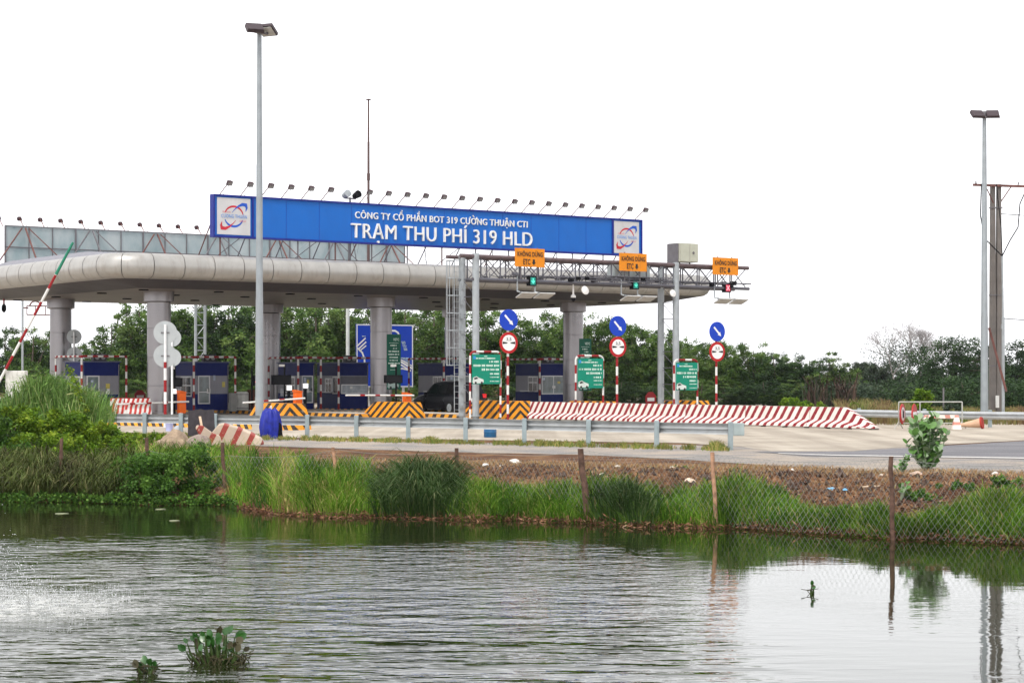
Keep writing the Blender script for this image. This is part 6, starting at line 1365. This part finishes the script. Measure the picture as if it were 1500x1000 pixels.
# raised boom at the left
t = thing('raised_boom_gate', 'raised red white and green barrier boom with pale cabinet behind the tall reeds', 'barrier gate', at(14, 80)); Y = 80
q = MB(); q.box(.2, .35, 1.15, .8, .5, 2.3); q.build('cabinet', mat('pale_cabinet', (.62, .62, .58), .6, dirt=.5), t, bevel=.03)
def w_(px, py): return Vector(((px - 14) / FPX * Y, 0, zof(py, Y)))
a, c, e = w_(-2, 560), w_(82, 402), w_(107, 355); q = MB(); q.bands([a, c], .055, .62, 10, (1, 0)); q.tube(c, e, .065, .05, 10, mi=2); q.tube(a, w_(62, 440), .057, .057, 10, mi=1) if False else None
q.build('boom', [M_red, M_white, mat('boom_green', (.02, .20, .12), .5)], t, smooth=60)
# power poles
Y = 100
def conc_pole(px, w, lab, top=270):
    t = thing('power_pole', lab, 'power pole', at(px, Y), R(10), 'concrete power poles'); H = zof(top, Y); q = MB(); a, b_ = w / 2, w / 3; q.loft([[(-a, -a, 0), (a, -a, 0), (a, a, 0), (-a, a, 0)], [(-b_, -b_, H), (b_, -b_, H), (b_, b_, H), (-b_, b_, H)]]); q.build('shaft', mat('pole_concrete', (.17, .155, .145), .85, var=.15, scale=1.5, dirt=.4), t, bevel=.02, fix=True)
    q = MB()
    for z in (2.6, 6.2, H - 1.2): q.box(0, 0, z, w * .98, w * .98, .05)
    q.build('strap', M_steel_d, t); return t
tp = conc_pole(1454, .32, 'left concrete power pole carrying the steel crossarm'); conc_pole(1463, .31, 'right concrete power pole tight beside the other')
za = zof(272, Y); q = MB(); q.beam((-1.15, -.22, za), (3.0, -.22, za - .05), .1, .12); q.tube((-.5, -.22, za), (0, -.1, za - .9), .03); q.tube((.95, -.22, za), (.35, -.1, za - .9), .03); q.build('crossarm', M_rust, tp)
q = MB()
for x in (-1.0, 1.3, 2.2): q.tube((x, -.22, za + .05), (x, -.22, za + .2), .05, .03, 8)
q.build('insulator', M_steel_d, tp)
t = thing('cable_riser', 'thin steel pipe with looping cables beside the concrete power poles', 'conduit', at(1469.5, 99)); z1 = zof(375, 99); q = MB(); q.tube((0, 0, 0), (0, 0, z1 * .62), .08, n=8); q.tube((0, 0, z1 * .6), (-.05, 0, z1), .045, n=8); q.box(-.02, 0, zof(478, 99), .14, .14, .25); q.build('pipe', M_steel, t)
q = MB()
def sag(a, c, s_, k=10): return [Vector(a).lerp(Vector(c), j / k) + Vector((0, 0, -s_ * math.sin(math.pi * j / k))) for j in range(k + 1)]
q.path([(-1.1, 0, za), (-1.15, 0, za - 1.6), (-.95, 0, z1 + .9), (-.05, 0, z1)], .03, 5); q.path([(-.35, 0, za), (-.1, 0, za - 2.2), (-.05, 0, z1)], .025, 5); q.path([(1.3, 0, za), (.85, 0, za - 1.0), (.75, 0, za - 2.2), (.35, 0, z1 + .8), (-.05, 0, z1)], .03, 5); q.build('cable', M_black, t)
q = MB(); q.beam((.12, -.15, 1.3), (-.75, -.15, zof(400, 99) * .62), .1, .08); q.build('rusty_strip', M_rust, t)
for z, lab in ((zof(313, Y), 'upper overhead wire leaving to the right from the power poles'), (zof(466, Y), 'lower overhead wire leaving to the right from the power poles')):
    a = at(1462, Y, z); c = at(1462, Y, z) + Vector((30, 3, -.7)); q = MB(); q.path(sag(a, c, .35, 14), .025, 4); tag(q.build('overhead_wire', M_black), lab, 'wire', 'overhead wires at the right')
q = MB(); q.box(0, 0, 0, .18, .02, .62); tag(q.build('pole_notice', M_white, loc=at(1461, 99.7, zof(588, 99.7))), 'white notice strip fixed low on the concrete power poles', 'notice')
q = MB(); q.tube((0, 0, 0), (0, 0, zof(568, 110)), .05); tag(q.build('thin_post', M_steel_d, loc=at(1382, 110)), 'thin dark wire post in front of the dark thicket', 'post')
# ---------------------------------------------------------------- haze: thin even air round the whole place
HAZE = .0001
if HAZE:
    mb = MB(); mb.box(0, 200, 20 - 2, 700, 900, 44); o = mb.build('haze', []) if False else None
    me = bpy.data.meshes.new('haze'); q = MB(); q.box(0, 120, 8.6, 900, 760, 23.2); me.from_pydata(q.v, [], q.f)
    hz = bpy.data.objects.new('haze', me); COL.objects.link(hz); hz['kind'] = 'stuff'; hz['label'] = 'thin pale haze in the air'; hz['category'] = 'haze'
    m = bpy.data.materials.new('haze'); m.use_nodes = True; n, l = m.node_tree.nodes, m.node_tree.links; n.clear()
    out_ = n.new('ShaderNodeOutputMaterial'); pv = n.new('ShaderNodeVolumePrincipled'); pv.inputs['Color'].default_value = (.86, .92, 1, 1); pv.inputs['Density'].default_value = HAZE; pv.inputs['Anisotropy'].default_value = .2
    l.new(pv.outputs[0], out_.inputs['Volume']); me.materials.append(m)
